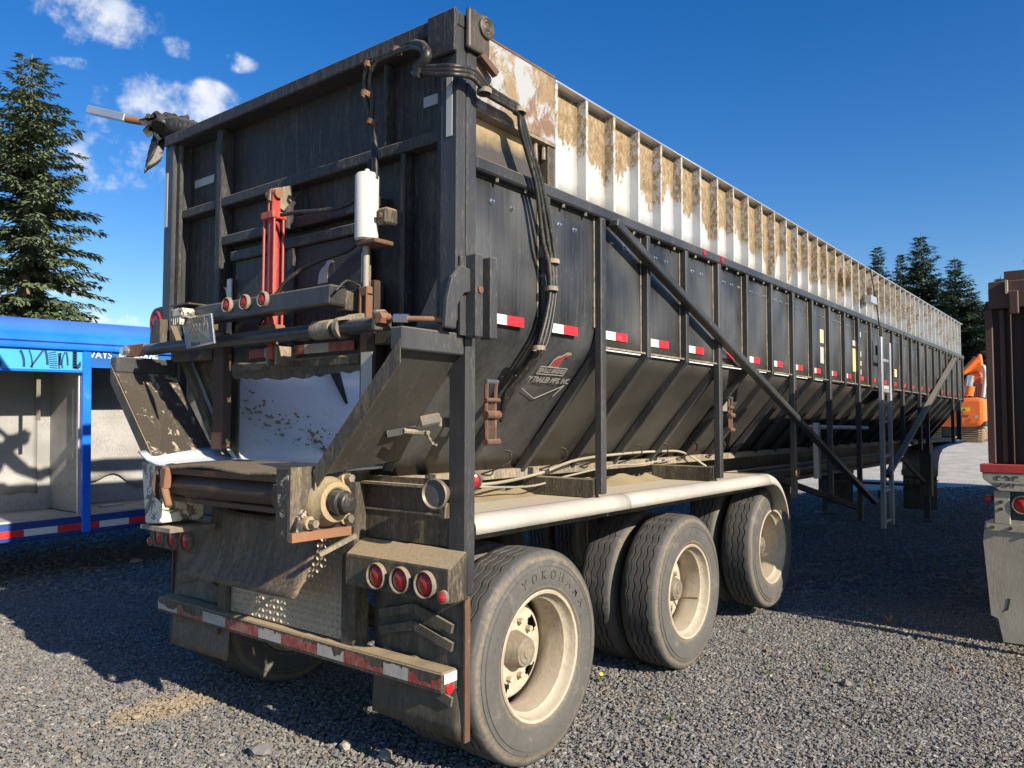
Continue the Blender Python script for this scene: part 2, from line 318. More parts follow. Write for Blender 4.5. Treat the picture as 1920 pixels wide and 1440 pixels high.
# ---------------------------------------------------------------- mesh helpers
class MB:
    def __init__(s): s.v = []; s.f = []
    def add(s, vs, fs):
        o = len(s.v); s.v += [tuple(v) for v in vs]; s.f += [tuple(i + o for i in f) for f in fs]; return s
    def box(s, a, b):
        x0, x1 = sorted((a[0], b[0])); y0, y1 = sorted((a[1], b[1])); z0, z1 = sorted((a[2], b[2]))
        return s.add([(x0, y0, z0), (x1, y0, z0), (x1, y1, z0), (x0, y1, z0), (x0, y0, z1), (x1, y0, z1), (x1, y1, z1), (x0, y1, z1)],
                     [(0, 3, 2, 1), (4, 5, 6, 7), (0, 1, 5, 4), (1, 2, 6, 5), (2, 3, 7, 6), (3, 0, 4, 7)])
    def bar(s, p, q, w, h, up=(0, 0, 1)):
        p = Vector(p); q = Vector(q); d = (q - p).normalized(); up = Vector(up)
        if abs(d.dot(up)) > .98: up = Vector((1, 0, 0))
        r = d.cross(up).normalized() * w / 2; u = r.cross(d).normalized() * h / 2
        vs = [c + i * r + j * u for c in (p, q) for i, j in ((-1, -1), (1, -1), (1, 1), (-1, 1))]
        return s.add(vs, [(0, 1, 2, 3), (7, 6, 5, 4), (0, 4, 5, 1), (1, 5, 6, 2), (2, 6, 7, 3), (3, 7, 4, 0)])
    def tube(s, pts, r, n=8, cap=True):
        pts = [Vector(p) for p in pts]; o = len(s.v); prev = None
        for i, p in enumerate(pts):
            d = (pts[min(i + 1, len(pts) - 1)] - pts[max(i - 1, 0)]).normalized()
            if prev is None:
                a = Vector((0, 0, 1)) if abs(d.z) < .9 else Vector((1, 0, 0)); u = d.cross(a).normalized()
            else: u = (prev - d * prev.dot(d)).normalized()
            prev = u; w = d.cross(u); rr = r[i] if isinstance(r, (list, tuple)) else r
            s.v += [tuple(p + (u * math.cos(2 * math.pi * k / n) + w * math.sin(2 * math.pi * k / n)) * rr) for k in range(n)]
        for i in range(len(pts) - 1):
            for k in range(n):
                a = o + i * n + k; b = o + i * n + (k + 1) % n; s.f.append((a, b, b + n, a + n))
        if cap:
            s.f.append(tuple(o + k for k in reversed(range(n)))); s.f.append(tuple(o + (len(pts) - 1) * n + k for k in range(n)))
        return s
    def cyl(s, p, q, r, n=20): return s.tube([p, q], r, n)
    def prism(s, poly, vec):
        vec = Vector(vec); k = len(poly); poly = [Vector(p) for p in poly]
        vs = poly + [p + vec for p in poly]
        fs = [tuple(range(k)), tuple(reversed(range(k, 2 * k)))] + [(i, i + k, (i + 1) % k + k, (i + 1) % k) for i in range(k)]
        return s.add(vs, fs)
    def quad(s, *p): return s.add(p, [tuple(range(len(p)))])
    def lathe(s, c, ax, prof, n=32, cap=False):
        """prof: list of (along, radius)"""
        c = Vector(c); ax = Vector(ax).normalized(); a = Vector((0, 0, 1)) if abs(ax.z) < .9 else Vector((1, 0, 0))
        u = ax.cross(a).normalized(); w = ax.cross(u); o = len(s.v); m = len(prof)
        for k in range(n):
            t = 2 * math.pi * k / n; e = u * math.cos(t) + w * math.sin(t)
            s.v += [tuple(c + ax * h + e * r) for h, r in prof]
        for k in range(n):
            for i in range(m - 1):
                a_ = o + k * m + i; b_ = o + ((k + 1) % n) * m + i; s.f.append((a_, b_, b_ + 1, a_ + 1))
        return s
    def grid(s, fn, nu, nv):
        o = len(s.v)
        for i in range(nu + 1):
            for j in range(nv + 1): s.v.append(tuple(fn(i / nu, j / nv)))
        for i in range(nu):
            for j in range(nv):
                a = o + i * (nv + 1) + j; s.f.append((a, a + 1, a + nv + 2, a + nv + 1))
        return s
    def mesh(s, name, mats, smooth=0, fix=True):
        me = bpy.data.meshes.new(name); me.from_pydata(s.v, [], s.f)
        if fix:
            bm = bmesh.new(); bm.from_mesh(me); bmesh.ops.recalc_face_normals(bm, faces=bm.faces); bm.to_mesh(me); bm.free()
        for m in (mats if isinstance(mats, (list, tuple)) else [mats]): me.materials.append(M[m])
        if smooth:
            me.polygons.foreach_set('use_smooth', [True] * len(me.polygons))
            try: me.set_sharp_from_angle(angle=R_(smooth))
            except Exception: pass
        me.update(); return me
WORLD = {}
def link(name, data, parent=None, loc=None, rot=None, scale=None):
    if isinstance(rot, tuple): rot = Euler(rot)
    o = bpy.data.objects.new(name, data); col.objects.link(o)
    mat = Matrix.LocRotScale(Vector(loc or (0, 0, 0)), rot if rot is not None else None, Vector(scale) if scale else None)
    o.location = Vector(loc or (0, 0, 0))
    if rot is not None: o.rotation_euler = rot.to_euler() if hasattr(rot, 'to_euler') else rot
    if scale: o.scale = scale
    if parent is not None:
        o.parent = parent; o.matrix_parent_inverse = WORLD[parent].inverted()
    WORLD[o] = mat
    return o
def part(name, mb, mat, parent=None, smooth=0, bevel=0, seg=1, solid=0, fix=True, kind=None, label=None):
    o = link(name, mb.mesh(name, mat, smooth, fix), parent)
    if solid:
        md = o.modifiers.new('s', 'SOLIDIFY'); md.thickness = solid; md.offset = 0
    if bevel:
        md = o.modifiers.new('b', 'BEVEL'); md.width = bevel; md.segments = seg; md.limit_method = 'ANGLE'; md.angle_limit = R_(40)
    if kind: o['kind'] = kind
    if label: o['label'] = label
    return o
def again(o, loc, parent, rot=None, scale=None, name=None):
    """another piece sharing the mesh (and modifiers) of o"""
    c = o.copy(); c.name = name or o.name.split('.')[0]; col.objects.link(c); c.location = loc
    if rot is not None: c.rotation_euler = rot.to_euler() if hasattr(rot, 'to_euler') else rot
    if scale: c.scale = scale
    WORLD[c] = Matrix.LocRotScale(Vector(loc), rot if rot is not None else None, Vector(scale) if scale else None)
    c.parent = parent; c.matrix_parent_inverse = WORLD[parent].inverted() if parent else Matrix.Identity(4)
    return c
def thing(name, label, cat, loc=(0, 0, 0), group=None):
    o = link(name, None, None, loc); o['label'] = label; o['category'] = cat; o.empty_display_size = .2
    if group: o['group'] = group
    return o
def tag(o, label, cat, group=None):
    o['label'] = label; o['category'] = cat
    if group: o['group'] = group
    return o
def smoothpath(pts, n=6):
    P = [Vector(p) for p in pts]; out = []
    for i in range(len(P) - 1):
        p0 = P[max(i - 1, 0)]; p1 = P[i]; p2 = P[i + 1]; p3 = P[min(i + 2, len(P) - 1)]
        for k in range(n):
            t = k / n
            out.append(.5 * ((2 * p1) + (p2 - p0) * t + (2 * p0 - 5 * p1 + 4 * p2 - p3) * t * t + (3 * p1 - p0 - 3 * p2 + p3) * t ** 3))
    out.append(P[-1]); return out
FONT_CACHE = {}
def text_mb(txt, size, depth, ori, xdir, ydir, align='CENTER', bold=0.0, xs=1.0):
    """flat lettering laid on a real surface: ori = anchor, xdir/ydir = writing axes"""
    cu = bpy.data.curves.new('lettering', 'FONT'); cu.body = txt; cu.size = size; cu.extrude = depth; cu.offset = bold; cu.align_x = align; cu.align_y = 'CENTER'
    cu.resolution_u = 3
    ob = bpy.data.objects.new('lettering', cu); col.objects.link(ob)
    dg = bpy.context.evaluated_depsgraph_get(); me = bpy.data.meshes.new_from_object(ob.evaluated_get(dg))
    x = Vector(xdir).normalized(); y = Vector(ydir).normalized(); z = x.cross(y); mb = MB(); o = Vector(ori)
    mb.v = [tuple(o + x * (v.co.x * xs) + y * v.co.y + z * v.co.z) for v in me.vertices]
    mb.f = [tuple(p.vertices) for p in me.polygons]
    bpy.data.objects.remove(ob); bpy.data.meshes.remove(me); bpy.data.curves.remove(cu)
    return mb
V = Vector
# ================================================================ setting
def gh(x, y):
    def ss(a, b, t): t = min(1, max(0, (t - a) / (b - a))); return t * t * (3 - 2 * t)
    return .97 * ss(15.5, 33, y) + .5 * ss(33, 90, y)
ax = lambda lo, hi, fine: sorted(set([round(v, 2) for v in fine] + [lo, hi]))
xs = [-600, -300, -150, -80, -50, -30, -20] + [i * .5 for i in range(-30, 41)] + [30, 50, 80, 150, 300, 600]
ys = [-300, -150, -80, -40, -20, -10] + [i * .5 for i in range(-10, 81)] + [45, 50, 60, 70, 80, 90, 120, 200, 400, 700]
xs = sorted(set(xs)); ys = sorted(set(ys)); gr = random.Random(1)
mb = MB(); nx, ny = len(xs), len(ys)
for x in xs:
    for y in ys:
        near = -14 < x < 19 and -4 < y < 39
        mb.v.append((x, y, gh(x, y) + (-.006 + gr.uniform(-.009, .006) if near else 0)))
for i in range(nx - 1):
    for j in range(ny - 1): mb.f.append((i * ny + j, (i + 1) * ny + j, (i + 1) * ny + j + 1, i * ny + j + 1))
GROUND = part('ground', mb, 'gravel_ground', None, 180, fix=False, kind='structure')
# loose gravel: real stones scattered over the yard round the trailer
def gravel(name, d0, d1, dens, smin, smax, seed):
    fw = V((-.618, .785, 0)).normalized(); rg = V((.785, .618, 0)).normalized(); base = V((CAMP.x, CAMP.y, 0)); mb = MB()
    for i in range(12):
        for j in range(12):
            q = []
            for (u, v) in ((i, j), (i, j + 1), (i + 1, j + 1), (i + 1, j)):
                d = d0 + (d1 - d0) * u / 12; l = (v / 6 - 1) * (.9 * d + .8); p = base + fw * d + rg * l; q.append((p.x, p.y, gh(p.x, p.y)))
            mb.quad(*q)
    o = part(name, mb, 'stone', None, kind='stuff')
    ng = bpy.data.node_groups.new('scatter_stones', 'GeometryNodeTree')
    ng.interface.new_socket('Geometry', in_out='INPUT', socket_type='NodeSocketGeometry'); ng.interface.new_socket('Geometry', in_out='OUTPUT', socket_type='NodeSocketGeometry')
    nn = ng.nodes; L = ng.links.new
    gi = nn.new('NodeGroupInput'); go = nn.new('NodeGroupOutput')
    dp = nn.new('GeometryNodeDistributePointsOnFaces'); dp.inputs['Density'].default_value = dens; dp.inputs['Seed'].default_value = seed
    L(gi.outputs[0], dp.inputs['Mesh'])
    join = nn.new('GeometryNodeJoinGeometry')
    for k in range(4):
        ico = nn.new('GeometryNodeMeshIcoSphere'); ico.inputs['Radius'].default_value = 1; ico.inputs['Subdivisions'].default_value = 2
        sp_ = nn.new('GeometryNodeSetPosition'); tx = nn.new('ShaderNodeTexNoise'); tx.inputs['Scale'].default_value = .9; tx.inputs['Detail'].default_value = 1
        pos = nn.new('GeometryNodeInputPosition'); add = nn.new('ShaderNodeVectorMath'); add.inputs[1].default_value = (k * 5.3, k * 2.1, k)
        L(pos.outputs[0], add.inputs[0]); L(add.outputs[0], tx.inputs['Vector'])
        sub = nn.new('ShaderNodeVectorMath'); sub.operation = 'SUBTRACT'; sub.inputs[1].default_value = (.5, .5, .5); L(tx.outputs['Color'], sub.inputs[0])
        sc = nn.new('ShaderNodeVectorMath'); sc.operation = 'SCALE'; sc.inputs['Scale'].default_value = 2.6; L(sub.outputs[0], sc.inputs[0])
        L(ico.outputs['Mesh'], sp_.inputs['Geometry']); L(sc.outputs[0], sp_.inputs['Offset'])
        tf = nn.new('GeometryNodeTransform'); tf.inputs['Scale'].default_value = ((1, .8, .6), (1.1, .7, .55), (.9, .9, .7), (1.25, .65, .5))[k]
        L(sp_.outputs[0], tf.inputs['Geometry'])
        sm = nn.new('GeometryNodeSetMaterial'); sm.inputs['Material'].default_value = M['stone']; L(tf.outputs[0], sm.inputs['Geometry'])
        ss_ = nn.new('GeometryNodeSetShadeSmooth'); ss_.inputs['Shade Smooth'].default_value = False; L(sm.outputs[0], ss_.inputs[0])
        g2i = nn.new('GeometryNodeGeometryToInstance'); L(ss_.outputs[0], g2i.inputs[0]); L(g2i.outputs[0], join.inputs[0])
    iop = nn.new('GeometryNodeInstanceOnPoints'); L(dp.outputs['Points'], iop.inputs['Points']); L(join.outputs[0], iop.inputs['Instance']); iop.inputs['Pick Instance'].default_value = True
    rr = nn.new('FunctionNodeRandomValue'); rr.data_type = 'FLOAT_VECTOR'; rr.inputs[1].default_value = (.5, .5, 6.28); rr.inputs[0].default_value = (-.5, -.5, 0)
    L(rr.outputs[0], iop.inputs['Rotation'])
    rv = nn.new('FunctionNodeRandomValue'); rv.data_type = 'FLOAT'; rv.inputs[2].default_value = 0; rv.inputs[3].default_value = 1
    pw = nn.new('ShaderNodeMath'); pw.operation = 'POWER'; pw.inputs[1].default_value = 2.2; L(rv.outputs[1], pw.inputs[0])
    mp_ = nn.new('ShaderNodeMapRange'); mp_.inputs[3].default_value = smin; mp_.inputs[4].default_value = smax; L(pw.outputs[0], mp_.inputs[0])
    L(mp_.outputs[0], iop.inputs['Scale']); L(iop.outputs[0], go.inputs[0])
    md = o.modifiers.new('stones', 'NODES'); md.node_group = ng
    return o
gravel('gravel', 2.6, 7.6, 3600, .0048, .0135, 1); gravel('gravel', 7.6, 18, 420, .010, .024, 2)
# ---------------------------------------------------------------- trees
def fir(name, H, rad, seed, mat, sparse=1.0, lean=0.0, low=.06, ex=1.0):
    r = random.Random(seed); tm = MB(); n = 10
    cx = lambda z: lean * math.sin(z / H * 2.2)
    tm.tube([(cx(H * i / n), 0, H * i / n) for i in range(n + 1)], [max(.02, .022 * H * (1 - i / n) ** .9) for i in range(n + 1)], 8)
    cm = MB(); z = H * low
    while z < H * .985:
        t = z / H; L0 = rad * (1 - t) ** ex * 1.12 * (1 if t > .14 else .7 + t * 2) + .12
        for b in range(int(7 + 3 * r.random())):
            a = r.uniform(0, 6.283); L = L0 * r.uniform(.5, 1.15)
            if r.random() > sparse: continue
            up = .28 * (1 - t) * -1 + .35 * t; o = V((cx(z), 0, z + r.uniform(-.42, .42) * (1 - t))); d = V((math.cos(a), math.sin(a), 0)); sd = V((-d.y, d.x, 0))
            m = max(4, int(L / .17))
            for i in range(1, m + 1):
                u = i / m; p = o + d * (L * u) + V((0, 0, L * (up * u - .28 * u * u * (1 - t)) + .06 * math.sin(u * 9)))
                w = (.26 + .16 * (1 - u)) * min(1, L / 1.6) + .06
                for sg in (-1, 1, -1, 1):
                    q = p + sd * sg * r.uniform(.0, .30) * (1.15 - u) + d * r.uniform(-.1, .1) + V((0, 0, r.uniform(-.08, .05))); e = (sd * sg * r.uniform(.5, 1.0) + d * r.uniform(.35, .95) + V((0, 0, r.uniform(-.55, .12)))).normalized()
                    f = e.cross(V((r.uniform(-.5, .5), r.uniform(-.5, .5), 1))).normalized(); Ls = w * r.uniform(.8, 1.35); ws = w * r.uniform(.15, .26)
                    cm.add([q, q + e * Ls * .5 + f * ws, q + e * Ls + V((0, 0, -.05)), q + e * Ls * .45 - f * ws], [(0, 1, 2), (0, 2, 3)])
                    if r.random() < .55:
                        e2 = (e * .4 + d * .4 + V((0, 0, -.9))).normalized(); f2 = e2.cross(d).normalized()
                        cm.add([q, q + e2 * Ls * .4 + f2 * ws, q + e2 * Ls * .85, q + e2 * Ls * .4 - f2 * ws], [(0, 1, 2), (0, 2, 3)])
            e = d; q = o + d * L + V((0, 0, L * (up - .28 * (1 - t)))); f = sd
            cm.add([q - d * .1, q + d * .12 + f * .1, q + d * .38 + V((0, 0, -.04)), q + d * .12 - f * .1], [(0, 1, 2), (0, 2, 3)])
        z += r.uniform(.20, .34) * (1 + .25 * (1 - t)) * H / 17
    return tm.mesh(name + '_trunk', 'bark', 60, False), cm.mesh(name + '_crown', mat, 0, False), H
F1 = fir('fir', 19.0, 3.7, 11, 'needles', .92, .35, .10, .62); F2 = fir('fir', 17.0, 4.8, 21, 'needles_blue', .97, 0, .05); F3 = fir('fir', 16.0, 4.2, 31, 'needles_blue', .95, .2, .05)
def tree(kind, px, ytop, Yd, label, rot=0, wide=1.0, group=None, far=None):
    d = dirpx(px, ytop); t = (Yd / (d.xy.length)); top = CAMP + d * t; b = gh(top.x, top.y) - .1
    tr, cr, H = kind; s = (top.z - b) / H
    o = thing('fir_tree', label, 'tree', (top.x, top.y, b), group)
    for nm, me in (('trunk', tr), ('crown', cr)):
        link(nm, me, o, (top.x, top.y, b), Matrix.Rotation(rot, 3, 'Z').to_euler(), (s * wide, s * wide, s))
    return o
tree(F1, 48, 102, 31, 'tall loose-branched fir tree rising behind the blue trailer', .6, 1.08)
tree(F2, 1645, 456, 62, 'leftmost and smaller of the dark firs rising above the white trailer wall', 1.1, 1.0, 'firs beyond the yard')
tree(F3, 1684, 470, 64, 'slim dark fir second from the left above the white trailer wall', .2, .85, 'firs beyond the yard')
tree(F2, 1727, 436, 60, 'tallest broad dark fir above the far end of the white wall', 2.3, 1.3, 'firs beyond the yard')
tree(F2, 1790, 480, 58, 'broad dark fir just left of the brown trailer, behind the orange excavator', 4.0, 1.3, 'firs beyond the yard')
tree(F3, 1880, 515, 66, 'dark fir half hidden behind the top of the brown trailer', 3.1, 1.2, 'firs beyond the yard')
tree(F2, 1945, 440, 55, 'fir at the right edge whose branch tips show above the brown trailer', 5.0, 1.0, 'firs beyond the yard')
for i, (px, yt, lab) in enumerate(((1700, 545, 'low dark fir filling in below the tall firs, behind the white wall end'), (1765, 540, 'low dark fir between the two broad firs behind the excavator arm'), (1822, 545, 'low dark fir right behind the excavator arm, in shade'), (1850, 565, 'lowest dark fir beside the edge of the brown trailer'))):
    tree(F3 if i % 2 else F2, px, yt, 72, lab, i * 1.7, 1.9, 'firs beyond the yard')
# broadleaf top beside the tall fir
def bushy(name, label, px, ytop, Yd, rad, H):
    d = dirpx(px, ytop); top = CAMP + d * (Yd / d.xy.length); b = gh(top.x, top.y); r = random.Random(8)
    o = thing(name, label, 'tree', (top.x, top.y, b)); c0 = V((top.x, top.y, 0)); tm = MB(); tm.tube([c0 + V((0, 0, b)), c0 + V((.1, 0, top.z * .6))], [.16, .07], 7); cm = MB()
    for k in range(46):
        a = r.uniform(0, 6.28); u = r.random(); rr = rad * math.sqrt(u); zz = b + 1.0 + (top.z - b - 1.0) * (1 - .75 * u) * r.uniform(.55, 1)
        e = c0 + V((rr * math.cos(a), rr * math.sin(a), zz)); s0 = c0 + V((0, 0, zz * .6)); tm.tube([s0, s0.lerp(e, .6) + V((0, 0, .1)), e], [.03, .018, .006], 5)
        for q in range(70):
            p = e + V((r.gauss(0, .32), r.gauss(0, .32), r.gauss(0, .2))); v1 = V((r.gauss(0, 1), r.gauss(0, 1), r.gauss(0, .6))).normalized() * .10; v2 = v1.cross(V((r.gauss(0, 1), r.gauss(0, 1), 1))).normalized() * .05
            cm.add([p - v1, p + v2, p + v1, p - v2], [(0, 1, 2, 3)])
    part('trunk', tm, 'bark', o, 60, fix=False); part('crown', cm, 'leaves', o, fix=False)
bushy('broadleaf_tree', 'low broadleaf tree with pale leafy tips just above the blue trailer roof', 130, 590, 26, 1.9, 4)
# stones and weeds one can pick out
rr = random.Random(12)
def rock(px, py, size, label):
    c = pt(px, py, 2, .0); bm = bmesh.new(); bmesh.ops.create_icosphere(bm, subdivisions=2, radius=1)
    for v in bm.verts:
        k = 1 + rr.uniform(-.22, .22); v.co = V((v.co.x * 1.15 * k, v.co.y * .9 * k, v.co.z * .62 * k)) * size
    me = bpy.data.meshes.new('rock'); bm.to_mesh(me); bm.free(); me.materials.append(M['stone'])
    o = link('rock', me, None, (c.x, c.y, size * .38), (0, 0, rr.uniform(0, 6))); tag(o, label, 'rock', 'larger stones on the gravel')
rock(487, 1415, .055, 'biggest dark angular stone on the gravel at the bottom, left of the mud flap')
rock(648, 1402, .036, 'grey stone in the shadow edge below the rear bumper')
rock(722, 1422, .042, 'grey stone at the bottom edge, below the right mud flap')
rock(430, 1338, .020, 'small pale stone in sunlight below the left mud flap')
rock(257, 1347, .022, 'small dark stone on the sandy patch at lower left')
rock(1402, 1186, .036, 'pale stone at the shadow edge right of the middle wheel')
rock(1440, 1222, .024, 'small dark stone right of the middle wheel, below the pale stone')
rock(1586, 1285, .034, 'lone stone with a long shadow in the open gravel at lower right')
rock(255, 1055, .06, 'grey stone in shade near the blue trailer')
def weed(px, py, h, n, mat, label, flower=False):
    c = pt(px, py, 2, 0.0); mb = MB()
    for k in range(n):
        a = rr.uniform(0, 6.28); l = h * rr.uniform(.6, 1.1); d = V((math.cos(a) * .7, math.sin(a) * .7, rr.uniform(.5, 1.3))).normalized(); s_ = d.cross(V((0, 0, 1))).normalized() * l * .10
        b = c + V((rr.uniform(-.02, .02), rr.uniform(-.02, .02), 0)); mb.add([b - s_ * .4, b + s_ * .4, b + d * l * .6 + s_, b + d * l + V((0, 0, -.1 * l)), b + d * l * .6 - s_], [(0, 1, 2, 3, 4)])
    o = thing('weed', label, 'weed', (c.x, c.y, 0), 'weeds in the gravel'); part('leaves', mb, mat, o, fix=False)
    if flower: part('flower', MB().lathe(c + V((0, 0, h * .9)), (.3, -.6, .7), [(0, 0), (.004, .014), (.008, .012), (.01, 0)], 8), 'yellow_flower', o)
weed(1440, 1264, .05, 16, 'weed_green', 'lower of two small green weeds right of the middle wheel'); weed(1443, 1246, .04, 12, 'weed_green', 'upper of two small green weeds right of the middle wheel')
weed(1553, 1260, .05, 12, 'weed_green', 'small green weed in open gravel between the wheels and the brown trailer'); weed(1252, 1352, .05, 14, 'weed_green', 'small green weed on sunlit gravel below the middle wheel')
weed(1665, 1356, .05, 14, 'weed_green', 'green weed at lower right, nearest the bottom right corner'); weed(1535, 1218, .04, 10, 'weed_green', 'faint green weed beside the shadow edge')
weed(1670, 1170, .11, 10, 'weed_dry', 'dry brown weed stalk standing in the shade'); weed(1788, 1258, .06, 9, 'weed_dry', 'reddish dry weed at the shadow edge below the brown trailer')
weed(1127, 1278, .05, 10, 'weed_green', 'weed with one yellow flower beside the rear wheel', True)
# ================================================================ the black belt trailer
TR = thing('belt_trailer', 'long black hopper belt trailer with white ribbed upper walls and open rear chute', 'trailer', (0, 9, 0))
ZR = 2.84; ZK = 2.09; XP = 1.222; ZB = 1.385; XB = .63; YF = 16.05; PITCH = .5333
YS = [3.2 + PITCH * k for k in range(25)]
rs = random.Random(5)
def bulged(fn_base, nrm, amp, nu, nv, seed):
    r = random.Random(seed); a, b_, c, d = r.uniform(0, 6), r.uniform(0, 6), r.uniform(.6, 1.3), r.uniform(.6, 1.3)
    def fn(u, v):
        e = math.sin(math.pi * u) * math.sin(math.pi * v)
        return V(fn_base(u, v)) + V(nrm) * amp * e * (1.0 + .8 * math.sin(5 * c * v + a) * math.cos(3 * d * u + b_))
    return fn
for s in (1, -1):
    # vertical black panels, sloped panels, light strip and bolts, bay by bay
    edges = [2.64] + YS
    for k in range(len(edges) - 1):
        y0, y1 = edges[k], edges[k + 1]
        if s < 0 and k > 3 and k % 2: y1 = edges[k + 1]
        if k < 2:                                              # first two bays roll over the knee in one sheet
            prof = [(XP, ZR), (XP, 2.6), (XP, 2.4), (XP, 2.22), (1.21, 2.14), (1.19, 2.08), (1.155, 2.025), (1.10, 1.955), (.95, 1.77), (.80, 1.59), (XB, ZB)]
            mb = MB()
            def fn(u, v, y0=y0, y1=y1, k=k):
                i = min(int(v * 10 + 1e-6), 9); t = v * 10 - i
                x = prof[i][0] + (prof[i + 1][0] - prof[i][0]) * t; z = prof[i][1] + (prof[i + 1][1] - prof[i][1]) * t
                w = .007 * math.sin(math.pi * u) * math.sin(5 * v + k) * math.sin(math.pi * min(1, v * 3))
                return (s * (x + w), y0 + (y1 - y0) * u, z)
            mb.grid(fn, 8, 20)
            part('side_panel', mb, 'black_side', TR, 50, solid=.004)
        else:
            mb = MB().grid(bulged(lambda u, v: (s * XP, y0 + (y1 - y0) * u, ZR + (ZK - ZR) * v), (s, 0, 0), .009, 6, 8, k + 50), 6, 8)
            part('side_panel', mb, 'black_side', TR, 50, solid=.004)
            mb = MB().grid(bulged(lambda u, v: (s * (XP - .005 + (XB - XP) * v), y0 + (y1 - y0) * u, ZK - .02 + (ZB - ZK + .02) * v), (s * .75, 0, -.65), .006, 6, 8, k + 90), 6, 8)
            part('slope_panel', mb, 'black_slope', TR, 50, solid=.004)
            part('knee_flange', MB().box((s * (XP - .002), y0 + .01, ZK - .012), (s * (XP + .03), y1 - .01, ZK - .002)), 'dusty_steel', TR)
        if s > 0: part('weld_seam', MB().tube([(XP + .006, y1 - (.034 if k < len(edges) - 1 else 0), ZR - .03), (XP + .007, y1 - .035, 2.5), (XP + .006, y1 - .034, ZK + (.0 if k > 1 else .10))], .005, 5), 'dusty_steel', TR)
        if s > 0:
            yt = y0 + .06 + (.06 if k == 0 else 0)
            if k not in (0,) : yt = y0 + .055
            w = .135 if k < 12 else .12
            zt = 2.135 if k > 1 else 2.125
            xt = XP + .009
            if k == 0: yt = 2.775
            tp = part('reflective_tape', MB().box((xt, yt, zt), (xt + .002, yt + w, zt + .048)), 'tape_white', TR)
            part('red_strip', MB().box((xt, yt + w + .001, zt), (xt + .002, yt + 2 * w, zt + .048)), 'tape_red', tp)
            mb = MB()
            for q in range(2 if k < 5 else 3):
                yb = y0 + (y1 - y0) * (.28 + .27 * q); zb = 2.70 - .0 * q
                mb.cyl((XP, yb, zb), (XP + .022, yb, zb), .008, 6)
                mb.cyl((XP, yb, zb), (XP + .008, yb, zb), .014, 8)
            part('bolts', mb, 'chrome', TR, kind='stuff')
            mb = MB()
            for q in range(2):
                yb = y0 + (y1 - y0) * (.3 + .4 * q)
                mb.cyl((XP + .03, yb, ZR - .05), (XP + .03, yb, ZR - .018), .009, 6)
            part('rail_bolts', mb, 'hub', TR, kind='stuff')
    # middle rail, top rail
    part('middle_rail', MB().box((s * (XP - .03), 2.645, ZR - .03), (s * 1.272, YF + .05, ZR + .033)), 'black_tube', TR, bevel=.008)
    # upper aluminium wall
    ys = [3.275 + .2915 * k for k in range(44)]
    panel0 = None
    for k in range(len(ys) - 1):
        y0, y1 = ys[k], ys[k + 1]
        mb = MB().grid(bulged(lambda u, v: (s * (1.205 + .0 * u), y0 + (y1 - y0) * u, ZR + .033 + (3.43 - ZR - .033) * v), (s, 0, 0), .008, 4, 6, k), 4, 6)
        part('wall_sheet', mb, 'alu_sheet', TR, 50, solid=.004)
    rib0 = None
    for k, y in enumerate(ys):
        if rib0 is None or k in (18, 19, 22, 23):
            bend = .012 if k in (18, 19, 22, 23) else 0
            mb = MB().grid(lambda u, v: (s * (1.207 + .055 * u), -.002 + bend * math.sin(9 * v) * u, .035 + .56 * v), 1, 8)
            mb.grid(lambda u, v: (s * 1.262, -.004 - .022 * u + .022 + bend * math.sin(9 * v), .035 + .56 * v), 1, 8)
            o = part('wall_rib', mb, 'alu_rib', TR, 0, solid=.005)
            o.location = (0, y, ZR); WORLD[o] = Matrix.Translation((0, y, ZR))
            if not bend: rib0 = o
        else:
            again(rib0, (0, y, ZR), TR)
    part('top_rail', MB().box((s * 1.10, 3.275, 3.432), (s * 1.268, YF - .02, 3.446)), 'aluminium', TR, bevel=.003)
    # rear corner section
    part('corner_plate', MB().box((s * 1.235, 2.645, 3.10), (s * 1.262, 3.272, 3.45)), 'blotched_plate', TR, bevel=.004)
    part('plate_edge', MB().box((s * 1.15, 2.645, 3.451), (s * 1.262, 3.272, 3.462)), 'rust', TR)
    part('plate_lip', MB().box((s * 1.2, 2.645, 3.082), (s * 1.266, 3.272, 3.098)), 'dusty_steel', TR)
    part('corner_panel', MB().box((s * 1.19, 2.645, ZR + .034), (s * 1.205, 3.27, 3.081)), 'tan_film', TR)
    part('corner_stud', MB().box((s * 1.206, 3.215, ZR + .034), (s * 1.258, 3.268, 3.08)), 'black_frame', TR, bevel=.004)
    part('corner_post', MB().box((s * 1.165, 2.575, .90), (s * 1.272, 2.642, 3.41)), 'black_tube', TR, bevel=.008)
    # stiffeners that follow the knee, and straight posts
    straight = {1: 1.36, 4: 1.36, 7: 1.0, 9: .95, 11: .60, 13: .95, 15: 1.28, 17: 1.28, 18: 1.2, 22: 1.33}
    for k, y in enumerate(YS):
        if k in straight:
            part('side_post', MB().box((s * (XP - .0), y - .026, straight[k] if k not in (1, 4) else 1.262), (s * 1.272, y + .026, ZR - .031)), 'black_tube', TR, bevel=.007)
        else:
            mb = MB()
            prof = [(XP, ZR - .031), (XP, ZK - .005), (XB + .02, ZB + .005)]; pro2 = [(1.27, ZR - .031), (1.27, ZK - .03), (XB + .055, ZB - .04)]
            poly = [(s * a, y - .02, b_) for a, b_ in prof] + [(s * a, y - .02, b_) for a, b_ in reversed(pro2)]
            mb.prism(poly, (0, .04, 0)); part('stiffener', mb, 'black_tube', TR, bevel=.005)
        if k in straight:
            mb = MB(); poly = [(s * XP, y - .02, ZK - .01), (s * (XB + .02), y - .02, ZB + .005), (s * (XB + .055), y - .02, ZB - .04), (s * (XP + .048), y - .02, ZK - .04)]
            mb.prism(poly, (0, .04, 0)); part('slope_rib', mb, 'black_tube', TR, bevel=.005)
